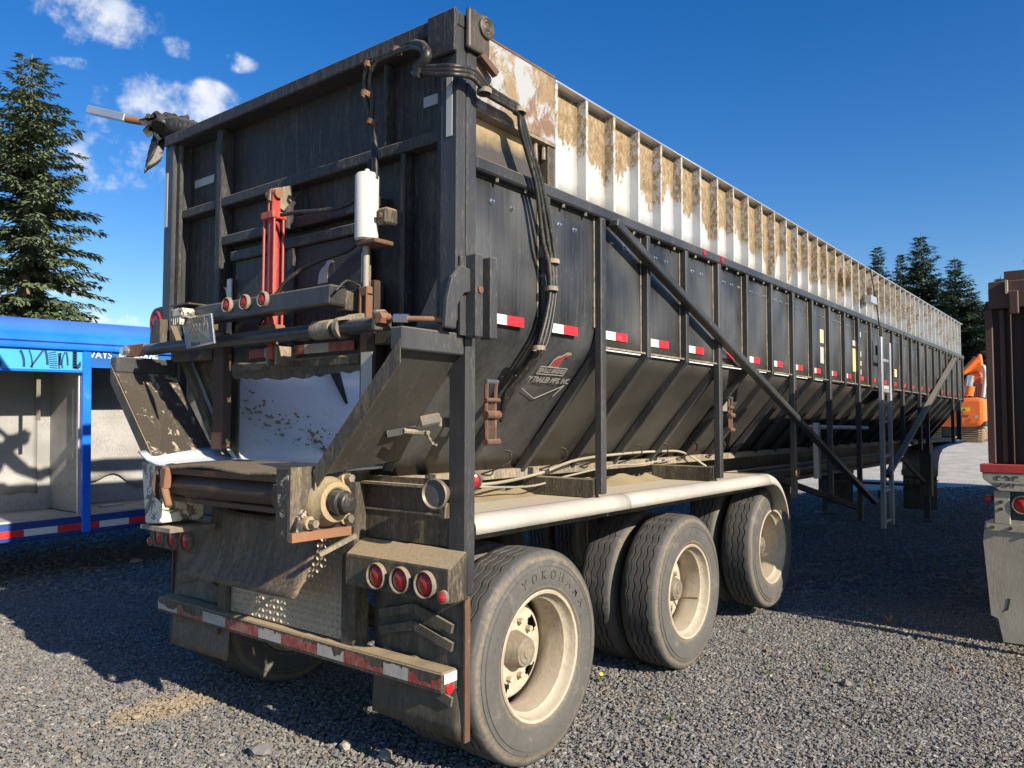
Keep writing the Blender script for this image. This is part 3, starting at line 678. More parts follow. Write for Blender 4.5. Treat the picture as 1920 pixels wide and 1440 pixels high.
    if s > 0:
        for yy in (2.93, 3.47):                                # extra slope ribs under the rear bays
            pass
    part('knee_filler', MB().prism([(s * 1.15, 3.722, 2.40), (s * 1.224, 3.722, 2.40), (s * 1.224, 3.722, 2.088), (s * .95, 3.722, 1.76), (s * .90, 3.722, 1.80)], (0, .008, 0)), 'black_side', TR)
    # long diagonal braces
    if s > 0:
        part('diagonal_brace', MB().bar((1.30, 3.79, 2.79), (1.30, 9.46, .77), .05, .065, (1, 0, 0)), 'black_tube', TR, bevel=.007)
        part('diagonal_brace', MB().bar((1.30, 14.9, 2.74), (1.30, 10.05, 1.03), .05, .075, (1, 0, 0)), 'black_tube', TR, bevel=.007)
        part('under_brace', MB().bar((.75, 7.6, 1.15), (1.15, 9.4, .70), .05, .06), 'black_frame', TR, bevel=.006)
    # lower sill and frame beams
    part('sill_angle', MB().box((s * .60, 2.66, 1.335), (s * .70, YF - .6, ZB)), 'dusty_steel', TR)
    part('frame_beam', MB().box((s * .45, 2.60, 1.06), (s * .57, 14.4, 1.33)), 'black_frame', TR, bevel=.006)
    part('frame_flange', MB().box((s * .42, 6.6, 1.03), (s * .68, 14.4, 1.058)), 'black_frame', TR)
    # fender over the three axles
    mb = MB(); prof = [(.70, 1.225), (1.13, 1.232), (1.19, 1.228), (1.235, 1.21), (1.262, 1.18), (1.27, 1.145)]
    part('fender_deck', MB().box((s * .70, 2.645, 1.215), (s * 1.206, 6.30, 1.2375)), 'fender_deck', TR)
    sec = [(2.646, 4.02), (4.026, 6.30)]; EPX = [1.200, 1.212, 1.226, 1.239, 1.250, 1.259, 1.266, 1.27, 1.27]; EPZ = [1.2405, 1.2405, 1.238, 1.233, 1.226, 1.216, 1.204, 1.19, 1.160]
    for (a, b_) in sec:
        mb = MB().grid(lambda u, v: (s * EPX[int(v * 8 + .01)], a + (b_ - a) * u, EPZ[int(v * 8 + .01)]), 8, 8)
        part('fender_edge', mb, 'alu_fender', TR, 60, solid=.006)
    def fend(u, v):
        a = u * 1.35; r = .42
        return (s * EPX[int(v * 8 + .01)] if v > 0 else s * .72, 6.302 + r * math.sin(a), EPZ[int(v * 8 + .01)] + .001 - r * (1 - math.cos(a)))
    mb = MB().grid(fend, 10, 8); part('fender_end', mb, 'alu_fender', TR, 60, solid=.006)
    part('fender_beam', MB().box((s * 1.02, 2.66, 1.10), (s * 1.10, 6.35, 1.205)), 'black_frame', TR)
    for y in (3.73, 5.33):
        part('outrigger', MB().box((s * .72, y - .024, 1.238), (s * 1.221, y + .024, 1.345)), 'black_frame', TR, bevel=.005)
# front wall, liner, floor
part('front_wall', MB().box((-1.2, YF - .05, 2.05), (1.2, YF, 3.44)), 'black_side', TR)
part('front_slope', MB().prism([(-1.2, YF, 2.05), (1.2, YF, 2.05), (.63, YF - .7, 1.39), (-.63, YF - .7, 1.39)], (0, -.01, 0)), 'black_slope', TR)
def trough(u, v):
    xs = [-1.135, -.89, -.70, -.60, -.5, 0, .5, .60, .70, .89, 1.135]; zs = [2.06, 1.745, 1.515, 1.44, 1.42, 1.415, 1.42, 1.44, 1.515, 1.745, 2.06]
    i = min(int(v * 10 + 1e-6), 9); t = v * 10 - i
    return (xs[i] + (xs[i + 1] - xs[i]) * t, 2.62 + 12.5 * u, zs[i] + (zs[i + 1] - zs[i]) * t)
part('hopper_liner', MB().grid(trough, 10, 20), 'liner', TR, 60, solid=.008)
part('inner_wall', MB().box((-1.185, 2.68, 2.15), (-1.175, YF - .06, 3.4)), 'liner', TR)
part('inner_wall', MB().box((1.175, 2.68, 2.15), (1.185, YF - .06, 3.4)), 'liner', TR)

# ---------------------------------------------------------------- tailgate
YG = 2.63
G = part('tailgate', MB().box((-1.16, YG, 2.06), (1.16, YG + .012, 3.44)), 'black_gate', TR)
def gb(name, a, b_, mat='black_gate', bev=.006, par=G): return part(name, MB().box(a, b_), mat, par, bevel=bev)
gb('top_beam', (-1.268, 2.50, 3.425), (1.268, 2.648, 3.493))
gb('gate_post', (1.165, 2.51, 2.10), (1.268, 2.572, 3.424), 'black_tube'); gb('gate_post', (-1.268, 2.51, 2.10), (-1.165, 2.572, 3.424), 'black_tube')
gb('gate_cap', (1.10, 2.488, 3.30), (1.272, 2.5085, 3.50)); 
gb('post_angle', (1.12, 2.535, 2.12), (1.164, 2.56, 3.42), 'black_gate'); gb('post_angle', (-1.164, 2.535, 2.12), (-1.12, 2.56, 3.42))
gb('upright', (-.73, 2.545, 2.2), (-.67, YG - .001, 3.424)); gb('upright', (.72, 2.57, 3.004), (.745, YG - .001, 3.424)); gb('upright', (.855, 2.56, 2.101), (.885, YG - .001, 2.944))
gb('crossrail', (-1.118, 2.55, 2.945), (-.732, YG - .001, 3.0)); gb('crossrail', (-.668, 2.55, 2.945), (.70, YG - .001, 3.003)); gb('crossrail', (.702, 2.55, 2.945), (1.118, YG - .001, 3.0))
gb('crossrail', (-.668, 2.555, 2.71), (.70, YG - .001, 2.768))
gb('crossrail', (-.585, 2.56, 2.605), (.60, YG - .001, 2.662))
gb('lower_rail', (-1.164, 2.53, 2.03), (-.72, 2.61, 2.10), 'black_frame'); gb('lower_rail', (.72, 2.53, 2.03), (1.164, 2.61, 2.10), 'black_frame')
for (x0, x1, z0) in ((-1.11, -.885, 3.155), (.945, 1.112, 3.165)):
    gb('tape', (x0, YG - .004, z0), (x1, YG - .001, z0 + .05), 'tape_grey', 0)
gb('tape', (1.205, 2.507, 2.93), (1.24, 2.5095, 3.20), 'tape_grey', 0); gb('tape', (-1.255, 2.507, 2.90), (-1.225, 2.5095, 3.25), 'tape_grey', 0)
mb = MB().prism([(1.118, 2.55, 2.10), (1.118, 2.55, 2.32), (.98, 2.55, 2.10)], (0, .04, 0)); part('gusset', mb, 'dusty_steel', G)
mb = MB().prism([(-1.118, 2.49, 2.10), (-1.118, 2.49, 2.26), (-1.0, 2.49, 2.10)], (0, .04, 0)); part('gusset', mb, 'black_frame', G)
mb = MB().prism([(-1.3, 2.45, 2.10), (-1.17, 2.45, 2.10), (-1.17, 2.45, 2.30), (-1.24, 2.45, 2.30), (-1.29, 2.45, 2.22)], (0, .05, 0)); part('hinge_ear', mb, 'black_frame', G)
# sliding door inside the gate
DR = gb('sliding_door', (-.56, 2.585, 1.955), (.60, 2.603, 2.604), 'black_gate', .004)
gb('door_upright', (-.03, 2.56, 2.0), (.03, 2.5845, 2.603), 'black_gate', .004, DR); gb('door_rail', (-.55, 2.57, 2.09), (.58, 2.5845, 2.16), 'black_gate', .004, DR)
gb('door_lip', (-.545, 2.555, 1.94), (.585, 2.5845, 2.0), 'black_frame', .012, DR)
mb = MB()
pts = []; rr = random.Random(2)
top = [(-.55 + 1.13 * i / 24, 2.57, 1.945) for i in range(25)]; bot = [(-.55 + 1.13 * i / 24, 2.575 + rr.uniform(-.006, .006), 1.915 - .02 * math.sin(i / 24 * math.pi) + rr.uniform(-.008, .008)) for i in range(25)]
for i in range(24): mb.quad(top[i], top[i + 1], bot[i + 1], bot[i])
part('rubber_seal', mb, 'rubber_flap', DR, solid=.012)
for (x0, x1, m_) in ((-.38, -.23, 'tape_red_worn'), (-.229, -.08, 'tape_white_worn'), (.05, .13, 'tape_red_worn'), (.131, .33, 'tape_white_worn'), (.331, .53, 'tape_red_worn')):
    gb('door_tape', (x0, 2.566, 2.02), (x1, 2.5675, 2.07), m_, 0, DR)
for x in (-.575, .615):                                        # pale guide strips and rusty slide posts
    gb('guide_strip', (x - .022, 2.55, 2.18), (x + .022, 2.5625, 2.50), 'white_paint', .003)
    sx = -1 if x < 0 else 1
    gb('slide_post', (sx * .60, 2.54, 1.52), (sx * .71, 2.60, 2.35), 'rust_dark', .006)
    part('post_end', MB().box((sx * .602, 2.536, 1.50), (sx * .708, 2.596, 1.60)), 'rust_light', G, bevel=.004)
# ram
mb = MB().cyl((0, 2.455, 2.17), (0, 2.455, 2.74), .031, 20); C_ = part('hydraulic_ram', mb, 'red_paint', TR, 40)
mb = MB()
for dx, dy in ((-.045, -.028), (.045, -.028), (-.045, .028), (.045, .028)): mb.cyl((dx, 2.455 + dy, 2.14), (dx, 2.455 + dy, 2.77), .007, 8)
part('tie_rods', mb, 'red_paint', C_, 40)
part('ram_head', MB().box((-.056, 2.41, 2.735), (.056, 2.50, 2.775)), 'red_paint', C_, bevel=.005); part('ram_foot', MB().box((-.056, 2.41, 2.135), (.056, 2.50, 2.172)), 'rust_light', C_, bevel=.005)
part('clevis', MB().box((-.025, 2.43, 2.776), (-.008, 2.48, 2.90)).box((.008, 2.43, 2.776), (.025, 2.48, 2.90)), 'red_paint', C_, bevel=.004)
part('clevis_pin', MB().cyl((-.045, 2.455, 2.875), (.045, 2.455, 2.875), .026, 14), 'rust_light', C_, 40)
part('ram_ear', MB().prism([(-.006, 2.56, 2.95), (-.006, 2.43, 2.90), (-.006, 2.42, 2.84), (-.006, 2.56, 2.78)], (.012, 0, 0)), 'dusty_steel', C_)
part('rod', MB().cyl((0, 2.455, 1.99), (0, 2.455, 2.134), .02, 12), 'red_paint', C_, 40)
part('rod_collar', MB().cyl((0, 2.455, 2.07), (0, 2.455, 2.13), .033, 14), 'rust_light', C_, 40)
part('rod_bracket', MB().box((-.05, 2.45, 1.96), (-.028, 2.57, 2.06)).box((.028, 2.45, 1.96), (.05, 2.57, 2.06)), 'dusty_steel', C_, bevel=.004)
# big gusset beside the ram
mb = MB().prism([(.03, 2.62, 2.95), (.03, 2.50, 2.80), (.03, 2.50, 2.70), (.03, 2.62, 2.70)], (.01, 0, 0)); part('ram_gusset', mb, 'black_gate', G)
# light bar
LB = part('light_bar', MB().box((-.67, 2.30, 2.205), (.67, 2.40, 2.30)), 'black_tube', TR, bevel=.008)
part('bar_return', MB().box((.59, 2.402, 2.19), (.66, 2.56, 2.29)), 'black_frame', LB, bevel=.005); part('bar_return', MB().box((-.66, 2.402, 2.19), (-.59, 2.56, 2.29)), 'black_frame', LB, bevel=.005)
for x in (-.165, -.005, .155):
    lt = part('marker_light', MB().lathe((x, 2.30, 2.275), (0, -1, 0), [(0, .042), (.014, .042), (.02, .037), (.016, .031), (0, .031)], 24), 'grey_ring', LB, 40)
    part('lens', MB().lathe((x, 2.30, 2.275), (0, -1, 0), [(.004, .031), (.018, .024), (.022, .0)], 20), 'lens_red', lt, 60)
pl_ = part('plate_lamp', MB().box((-.62, 2.22, 2.235), (-.49, 2.299, 2.285)), 'white_worn', LB, bevel=.01)
mb = MB()
for i in range(5): mb.box((-.615 + i * .022, 2.223, 2.195), (-.607 + i * .022, 2.25, 2.234))
part('lamp_fins', mb, 'white_worn', pl_)
part('lamp_hood', MB().box((-.66, 2.24, 2.305), (-.46, 2.36, 2.312)), 'black_frame', LB)
# number plate, hanging a little crooked from the bar
A, B_, C2, D2 = (pt(341, 598, 1, 2.27), pt(397, 589, 1, 2.24), pt(403, 642, 1, 2.22), pt(352, 653, 1, 2.26))
NP = part('number_plate', MB().quad(A, B_, C2, D2), 'plate_white', LB, solid=.004)
px_ = (B_ - A).normalized(); py_ = (A - D2); py_ = (py_ - px_ * py_.dot(px_)).normalized(); pn = px_.cross(py_); cen = (A + B_ + C2 + D2) / 4
part('plate_rim', MB().tube([A, B_, C2, D2, A], .006, 6), 'chrome', NP, 40)
part('plate_digits', text_mb('666 10', .105, .002, cen + pn * .004 - py_ * .004 + px_ * .02, px_, py_, bold=.003, xs=.66), 'plate_tan', NP)
part('plate_state', text_mb('OREGON', .034, .001, cen + pn * .004 + py_ * .062, px_, py_, bold=.001), 'plate_tan', NP)
part('plate_class', text_mb('PERMANENT', .026, .001, cen + pn * .004 - py_ * .07, px_, py_, bold=.001), 'letter_dark', NP)
part('plate_prefix', text_mb('JF', .04, .001, cen + pn * .004 - px_ * .105 + py_ * .012, px_, py_), 'plate_tan', NP)
# canister and vertical rod
CN = part('canister', MB().lathe((.735, 2.46, 2.52), (0, 0, 1), [(0, 0), (0, .045), (.008, .056), (.31, .057), (.322, .05), (.325, .012), (.345, .012), (.345, 0)], 28), 'white_paint', TR, 35)
part('canister_bracket', MB().box((.79, 2.47, 2.59), (.86, 2.55, 2.67)), 'black_frame', CN, bevel=.01)
part('bracket_bolt', MB().cyl((.825, 2.47, 2.63), (.825, 2.452, 2.63), .013, 6), 'rust', CN)
part('canister_foot', MB().box((.70, 2.42, 2.495), (.84, 2.54, 2.516)), 'rust', CN, bevel=.004)
part('actuator_rod', MB().cyl((.735, 2.46, 2.27), (.735, 2.46, 2.50), .016, 12), 'conduit', CN, 40)
part('yoke', MB().box((.705, 2.44, 2.13), (.722, 2.48, 2.27)).box((.748, 2.44, 2.13), (.765, 2.48, 2.27)).box((.705, 2.441, 2.255), (.765, 2.479, 2.30)), 'rust_light', CN, bevel=.004)
part('standpipe', MB().cyl((.67, 2.52, 2.13), (.67, 2.52, 2.56), .022, 12), 'dusty_steel', CN, 40)
# cross shaft with end links
SH = part('cross_shaft', MB().cyl((-1.15, 2.37, 2.10), (.97, 2.37, 2.10), .034, 18), 'black_tube', TR, 40)
part('shaft_sleeve', MB().cyl((.48, 2.37, 2.10), (.62, 2.37, 2.10), .046, 18), 'dusty_steel', SH, 40); part('shaft_collar', MB().cyl((.66, 2.37, 2.10), (.69, 2.37, 2.10), .052, 18), 'dusty_steel', SH, 40)
part('shaft_lever', MB().prism([(.66, 2.33, 2.13), (.66, 2.42, 2.17), (.66, 2.47, 2.17), (.66, 2.47, 2.13)], (.09, 0, 0)), 'dusty_steel', SH)
part('end_link', MB().box((-1.42, 2.345, 2.06), (-1.16, 2.36, 2.14)), 'rust_light', SH, bevel=.006); part('link_bolt', MB().cyl((-1.37, 2.345, 2.10), (-1.37, 2.31, 2.10), .026, 6).cyl((-1.37, 2.345, 2.10), (-1.37, 2.335, 2.10), .036, 16), 'chrome', SH)
part('crank_arm', MB().prism([(.955, 2.30, 2.06), (.955, 2.30, 2.15), (.955, 2.36, 2.16), (.955, 2.40, 2.13), (.955, 2.40, 2.07)], (.03, 0, 0)), 'black_frame', SH, bevel=.006)
TB = part('turnbuckle', MB().cyl((1.0, 2.33, 2.115), (1.26, 2.44, 2.10), .013, 12), 'rust_light', SH, 40)
part('turnbuckle_nut', MB().cyl((1.05, 2.35, 2.113), (1.11, 2.376, 2.11), .021, 6), 'chrome', TB); part('eye_bolt', MB().cyl((1.0, 2.36, 2.115), (1.0, 2.30, 2.115), .026, 6), 'rust_light', TB)
part('eye_bolt', MB().cyl((1.26, 2.46, 2.10), (1.29, 2.43, 2.10), .024, 6), 'rust_light', TB)
# latch hook and channel on the right corner
LT = part('latch_hook', MB().prism([(1.285, 2.40, 2.06), (1.285, 2.47, 2.06), (1.285, 2.475, 2.16), (1.285, 2.52, 2.22), (1.285, 2.56, 2.23), (1.285, 2.56, 2.33), (1.285, 2.50, 2.34), (1.285, 2.44, 2.28), (1.285, 2.41, 2.18)], (.025, 0, 0)), 'black_tube', TR, bevel=.005)
for y0 in (2.555, 2.655): part('latch_channel', MB().box((1.278, y0, 2.03), (1.345, y0 + .05, 2.40)), 'black_tube', LT, bevel=.006)
part('latch_back', MB().box((1.274, 2.52, 2.04), (1.284, 2.70, 2.39)), 'black_tube', LT)
part('latch_pin', MB().cyl((1.346, 2.58, 2.24), (1.352, 2.58, 2.24), .016, 10), 'rust', LT)
# pivot at the top right corner
PV = part('pivot_bracket', MB().box((1.275, 2.55, 3.33), (1.30, 2.70, 3.52)), 'black_frame', TR, bevel=.015, seg=2)
part('pivot_disc', MB().lathe((1.30, 2.665, 3.46), (1, 0, 0), [(0, .052), (.012, .05), (.016, .04), (.012, .035), (.015, .026), (.010, .02), (.016, .012), (.016, 0)], 28), 'black_frame', PV, 35)
part('pivot_hook', MB().bar((1.29, 2.64, 3.33), (1.30, 2.74, 3.27), .03, .03), 'rust', PV)
# lamp on the left corner
CL = part('corner_lamp', MB().lathe((-1.33, 2.56, 2.30), (0, -1, 0), [(0, 0), (0, .09), (.03, .10), (.05, .09), (.055, .06), (.05, .0)], 28), 'black_rubber', TR, 40)
part('lens', MB().lathe((-1.33, 2.56, 2.30), (0, -1, 0), [(.056, .045), (.062, .03), (.064, 0)], 20), 'lens_red', CL, 40)
part('ring', MB().lathe((-1.33, 2.56, 2.30), (0, -1, 0), [(.05, .072), (.062, .066), (.058, .05), (.05, .048)], 24), 'lens_red', CL, 40)

# ---------------------------------------------------------------- rear chute
for s in (1, -1):
    # end plate of the V below the gate
    part('end_plate', MB().prism([(s * .60, 2.645, 1.42), (s * .72, 2.645, 1.42), (s * 1.18, 2.645, 2.03), (s * .60, 2.645, 2.06)], (0, .01, 0)), 'black_frame', TR)
    # wing: sloped plate reaching back from the hopper
    W_ = part('chute_wing', MB().prism([(s * 1.25, 2.20, 1.985), (s * 1.25, 2.575, 1.985), (s * .80, 2.60, 1.475), (s * .70, 2.20, 1.415)], (s * -.012, 0, .011)), 'black_worn' if s < 0 else 'black_slope', TR)
    part('wing_flange', MB().prism([(s * 1.252, 2.198, 2.0), (s * 1.252, 2.198, 1.90), (s * .735, 2.198, 1.37), (s * .70, 2.198, 1.44)], (0, -.006, 0)), 'black_frame', W_)
    part('wing_top_bar', MB().box((s * 1.19, 2.195, 1.955), (s * 1.262, 2.573, 2.05)), 'black_tube', W_, bevel=.006)
    part('wing_slot', MB().bar((s * .93, 2.42, 1.605), (s * .955, 2.58, 1.63), .012, .03), 'dark_grey', W_)
    part('wing_stay', MB().bar((s * 1.10, 2.58, 2.04), (s * .74, 2.58, 1.56), .04, .05), 'black_frame', W_, bevel=.005)
# pull latch on the right wing
PL = part('pull_latch', MB().bar((1.06, 2.50, 1.66), (1.12, 2.57, 1.68), .05, .05), 'grey_ring', TR, bevel=.008)
part('handle', MB().bar((1.11, 2.57, 1.66), (1.15, 2.70, 1.655), .012, .045), 'grey_ring', PL, bevel=.005); part('pin', MB().cyl((1.02, 2.44, 1.62), (1.06, 2.56, 1.61), .012, 8), 'dusty_steel', PL, 40)
ch = smoothpath([(1.07, 2.53, 1.62), (1.08, 2.57, 1.56), (1.10, 2.62, 1.57), (1.13, 2.64, 1.64)], 6); mb = MB()
for i in range(len(ch) - 1): mb.bar(ch[i], ch[i] + (ch[i + 1] - ch[i]) * .8, .01, .006 + .006 * (i % 2))
part('chain', mb, 'dusty_steel', PL)
# white bed, belt, rollers
def bed(u, v):
    xs = [-.80, -.70, -.60, -.45, -.2, .2, .45, .60, .68]; zs = [1.50, 1.455, 1.435, 1.42, 1.415, 1.415, 1.42, 1.43, 1.44]
    i = min(int(v * 8 + 1e-6), 7); t = v * 8 - i
    return (xs[i] + (xs[i + 1] - xs[i]) * t, 2.15 + .48 * u, zs[i] + (zs[i + 1] - zs[i]) * t - .008 * (1 - u))
part('chute_bed', MB().grid(bed, 4, 16), 'liner', TR, 60, solid=.012)
def beltf(u, v):
    return (-.54 + 1.12 * v, 2.62 - .50 * u, 1.436 - .010 * math.sin(v * 9 + 1) * u - .012 * u ** 3)
part('conveyor_belt', MB().grid(beltf, 12, 14), 'belt', TR, 60, solid=.012)
RL = part('belt_roller', MB().lathe((-.52, 2.20, 1.325), (1, 0, 0), [(0, .03), (.04, .03), (.041, .055), (.5, .06), (1.04, .055), (1.041, .03), (1.10, .03)], 24), 'rust_dark', TR, 35)
part('scraper_bar', MB().box((-.47, 2.13, 1.385), (.55, 2.16, 1.418)), 'rust', RL, bevel=.004); part('scraper_bar', MB().box((-.47, 2.18, 1.235), (.55, 2.21, 1.262)), 'rust', RL, bevel=.004)
part('tension_arm', MB().bar((-.42, 2.12, 1.42), (-.44, 2.12, 1.31), .04, .05).bar((-.44, 2.115, 1.31), (-.36, 2.10, 1.22), .035, .03), 'rust_light', RL, bevel=.006)
part('roller_end', MB().lathe((-.50, 2.20, 1.325), (1, 0, 0), [(0, .0), (0, .085), (.03, .085), (.05, .07), (.05, 0)], 10), 'rust', RL); part('roller_end', MB().lathe((.50, 2.20, 1.325), (1, 0, 0), [(0, .0), (0, .085), (.03, .085), (.05, .07), (.05, 0)], 10), 'rust', RL)
# crusts of old feed stuck to the liner
rz_ = random.Random(77); mb = MB()
for q in range(260):
    t_ = rz_.random() ** .8; yy = 2.66 + 1.5 * t_; xx = -.98 + .75 * t_ + rz_.gauss(0, .06); xx = max(-1.05, min(.45, xx))
    zz = 1.42 + max(0, (-xx - .58)) * 1.15 + .012; sl_ = -1.15 if xx < -.6 else 0; w_ = .004 + .014 * rz_.random() ** 2.5; k_ = 6
    ring_ = [V((xx + w_ * .8 * math.cos(6.283 * i / k_) * rz_.uniform(.5, 1.2), yy + w_ * 1.6 * math.sin(6.283 * i / k_) * rz_.uniform(.5, 1.2), 0)) for i in range(k_)]
    for p_ in ring_: p_.z = zz + (p_.x - xx) * sl_
    top_ = V((xx, yy, zz + .010)); mb.add(ring_ + [top_], [(i, (i + 1) % k_, k_) for i in range(k_)])
part('feed_crust', mb, 'residue', TR, 60, kind='stuff')
# left bearing box (worn white) and right bearing plate
LBX = part('bearing_box', MB().prism([(-.84, 2.19, 1.44), (-.50, 2.13, 1.42), (-.50, 2.13, 1.12), (-.70, 2.15, 1.10)], (0, .25, 0)), 'white_worn', TR, bevel=.006)
part('box_ledge', MB().box((-.71, 2.13, 1.075), (-.40, 2.40, 1.098)), 'dusty_steel', LBX)
part('dark_opening', MB().lathe((-.528, 2.20, 1.325), (1, 0, 0), [(0, .11), (.004, .11), (.004, 0)], 20), 'rust_dark', LBX)
BP = part('bearing_plate', MB().box((.66, 2.13, 1.165), (.675, 2.46, 1.44)), 'black_worn', TR)
part('cover_plate', MB().prism([(.69, 2.085, 1.46), (.69, 2.30, 1.46), (.69, 2.265, 1.40), (.69, 2.12, 1.25), (.69, 2.085, 1.19)], (-.012, 0, 0)), 'black_frame', BP)
part('cover_front', MB().box((.59, 2.082, 1.14), (.676, 2.092, 1.455)), 'black_worn', BP)
part('rust_strip', MB().box((.676, 2.09, 1.135), (.70, 2.42, 1.175)), 'rust_light', BP)
part('flange_block', MB().lathe((.676, 2.29, 1.30), (1, 0, 0), [(0, .115), (.02, .112), (.045, .095), (.075, .09), (.08, .07), (.075, .062), (.05, .055)], 32), 'bearing_tan', BP, 35)
part('shaft_end', MB().lathe((.70, 2.29, 1.30), (1, 0, 0), [(0, .056), (.10, .056), (.105, .05), (.105, .043), (.135, .043), (.14, .036), (.14, 0)], 28), 'black_rubber', BP, 35)
for (dy, dz) in ((-.10, -.09), (.10, .10), (.10, -.085)):
    part('flange_lug', MB().lathe((.676, 2.29 + dy, 1.30 + dz), (1, 0, 0), [(0, .032), (.022, .03), (.024, 0)], 14), 'bearing_tan', BP, 40)
    part('flange_bolt', MB().cyl((.70, 2.29 + dy, 1.30 + dz), (.735, 2.29 + dy, 1.30 + dz), .019, 6), 'hub', BP)
part('bent_bar', MB().bar((.62, 2.30, 1.05), (.70, 2.45, 1.13), .03, .02), 'dusty_steel', BP)
# hanging rubber skirt
def skirt(u, v):
    y = 2.42 - .02 * u - .10 * u ** 2.2; z = 1.19 - .36 * u - .02 * math.sin(v * 3.1)
    return (-.47 + .93 * v + .015 * math.sin(u * 4) - (.03 * u if v < .5 else -.01 * u), y - .015 * math.sin(v * 7 + u), z)
part('belt_skirt', MB().grid(skirt, 12, 14), 'belt', TR, 60, solid=.012)
# ---------------------------------------------------------------- lower rear frame
for s in (1, -1):
    part('frame_post', MB().box((s * .495, 2.53, .57), (s * .595, 2.63, 1.42)), 'black_frame', TR, bevel=.008)
    part('backing_panel', MB().box((s * .597, 2.60, 1.10), (s * 1.163, 2.615, 1.40)), 'black_frame', TR)
    part('panel_seam', MB().box((s * .60, 2.592, 1.235), (s * 1.16, 2.5995, 1.245)), 'dusty_steel', TR)
    part('panel_cap', MB().box((s * .60, 2.56, 1.36), (s * 1.16, 2.599, 1.372)), 'dusty_steel', TR)
    X = lambda v: s * v
    LX = part('lamp_box', MB().prism([(X(.597), 2.47, .885), (X(.597), 2.47, 1.03), (X(.597), 2.57, 1.095), (X(.597), 2.60, 1.095), (X(.597), 2.60, .885)], (s * .675, 0, 0)), 'black_frame', TR, bevel=.006)
    for x in (.83, .985, 1.14):
        lt = part('tail_light', MB().lathe((X(x), 2.47, .955), (0, -1, 0), [(0, .060), (.018, .060), (.023, .057), (.018, .052), (0, .052)], 32), 'grey_ring', LX, 35)
        part('lens', MB().lathe((X(x), 2.47, .955), (0, -1, 0), [(.006, .0515), (.016, .040), (.02, 0)], 24), 'lens_red', lt, 60)
    sm = part('side_marker', MB().lathe((X(1.245), 2.47, .915), (0, -1, 0), [(0, .03), (.012, .03), (.016, .025), (.016, .02)], 20), 'grey_ring', LX, 35)
    part('lens', MB().lathe((X(1.245), 2.47, .915), (0, -1, 0), [(.014, .024), (.024, .015), (.027, 0)], 16), 'lens_red_bright', sm, 60)
    # mud flap with moulded chevrons
    MF = part('mud_flap', MB().grid(lambda u, v: (X(.63 + .61 * u), 2.625 + .012 * math.sin(v * 3 + u * 2), .89 - .63 * v), 8, 10), 'rubber_flap' if s > 0 else 'rubber_flap_pale', TR, 60, solid=.012)
    for zc in (.74, .66, .50, .42):
        mb = MB(); xm = X(.93)
        for (xe) in (X(.70), X(1.17)):
            mb.bar((xm, 2.606, zc + .06), (xe, 2.606, zc), .016, .04, (0, 0, 1))
        part('chevron', mb, 'rubber_flap', MF)
    part('flap_edge', MB().box((X(1.236), 2.605, .26), (X(1.246), 2.64, .88)), 'rust' if s > 0 else 'black_frame', MF)
# bumper with worn tape
BM = part('bumper', MB().box((-1.21, 2.50, .485), (1.21, 2.60, .578)), 'black_frame', TR, bevel=.008)
segs = [(-1.20, -1.0, 'w'), (-1.0, -.66, 'r'), (-.66, -.43, 'w'), (-.43, -.10, 'r'), (-.10, .1, 'w'), (.1, .46, 'r'), (.46, .66, 'w'), (.66, .95, 'r'), (.95, 1.05, 'w'), (1.05, 1.205, 'r')]
rr = random.Random(9)
segs = [(-1.205, -.98, 'w'), (-.98, -.69, 'r'), (-.69, -.46, 'w'), (-.46, -.14, 'r'), (-.14, .06, 'w'), (.06, .36, 'r'), (.36, .56, 'w'), (.56, .84, 'r'), (.84, 1.0, 'w'), (1.0, 1.205, 'r')]
for (a, b_, c) in segs:
    mb = MB(); n_ = int((b_ - a) / .008); hs_ = []; h_ = .560
    for i in range(n_ + 1):                                    # torn upper edge: a wandering line with sudden rips
        h_ += rr.uniform(-.004, .0042)
        if rr.random() < .06: h_ -= rr.uniform(.008, .028)
        if rr.random() < .10: h_ += rr.uniform(.006, .02)
        h_ = min(.563, max(.520, h_)); hs_.append(h_)
    for i in range(n_):
        x0 = a + (b_ - a) * i / n_; x1 = a + (b_ - a) * (i + 1) / n_
        mb.quad((x0, 2.4985, .505), (x1, 2.4985, .505), (x1, 2.4985, hs_[i + 1]), (x0, 2.4985, hs_[i]))
    part('bumper_tape', mb, 'tape_white_worn' if c == 'w' else 'tape_red_worn', BM, fix=False)
part('end_reflector', MB().box((1.2105, 2.51, .53), (1.2125, 2.59, .572)), 'tape_white', BM); part('end_lamp', MB().lathe((1.211, 2.54, .505), (1, 0, 0), [(0, .024), (.008, .022), (.01, 0)], 14), 'lens_red_bright', BM, 40)
part('bumper_dust', MB().grid(lambda u, v: (.60 + .60 * u, 2.505 + .09 * v, .5785 + .009 * math.sin(v * 3.1) * (.6 + .4 * math.sin(u * 17))), 24, 5), 'bearing_tan', BM, 60)
# diamond plate
DP = part('tread_plate', MB().box((-.493, 2.555, .585), (.493, 2.562, 1.10)), 'diamond', TR)
mb = MB()
for i in range(30):
    for j in range(16):
        x = -.48 + i * .033; z = .60 + j * .033
        s_ = 1 if (i + j) % 2 else -1; L = .0165; w = .0055; d = V((s_ * .6, 0, .8)); e = V((.8, 0, -s_ * .6)); c = V((x, 2.555, z))
        mb.add([c - d * L, c + e * w, c + d * L, c - e * w, c + V((0, -.008, 0))], [(0, 1, 4), (1, 2, 4), (2, 3, 4), (3, 0, 4)])
part('treads', mb, 'diamond', DP, kind='stuff')
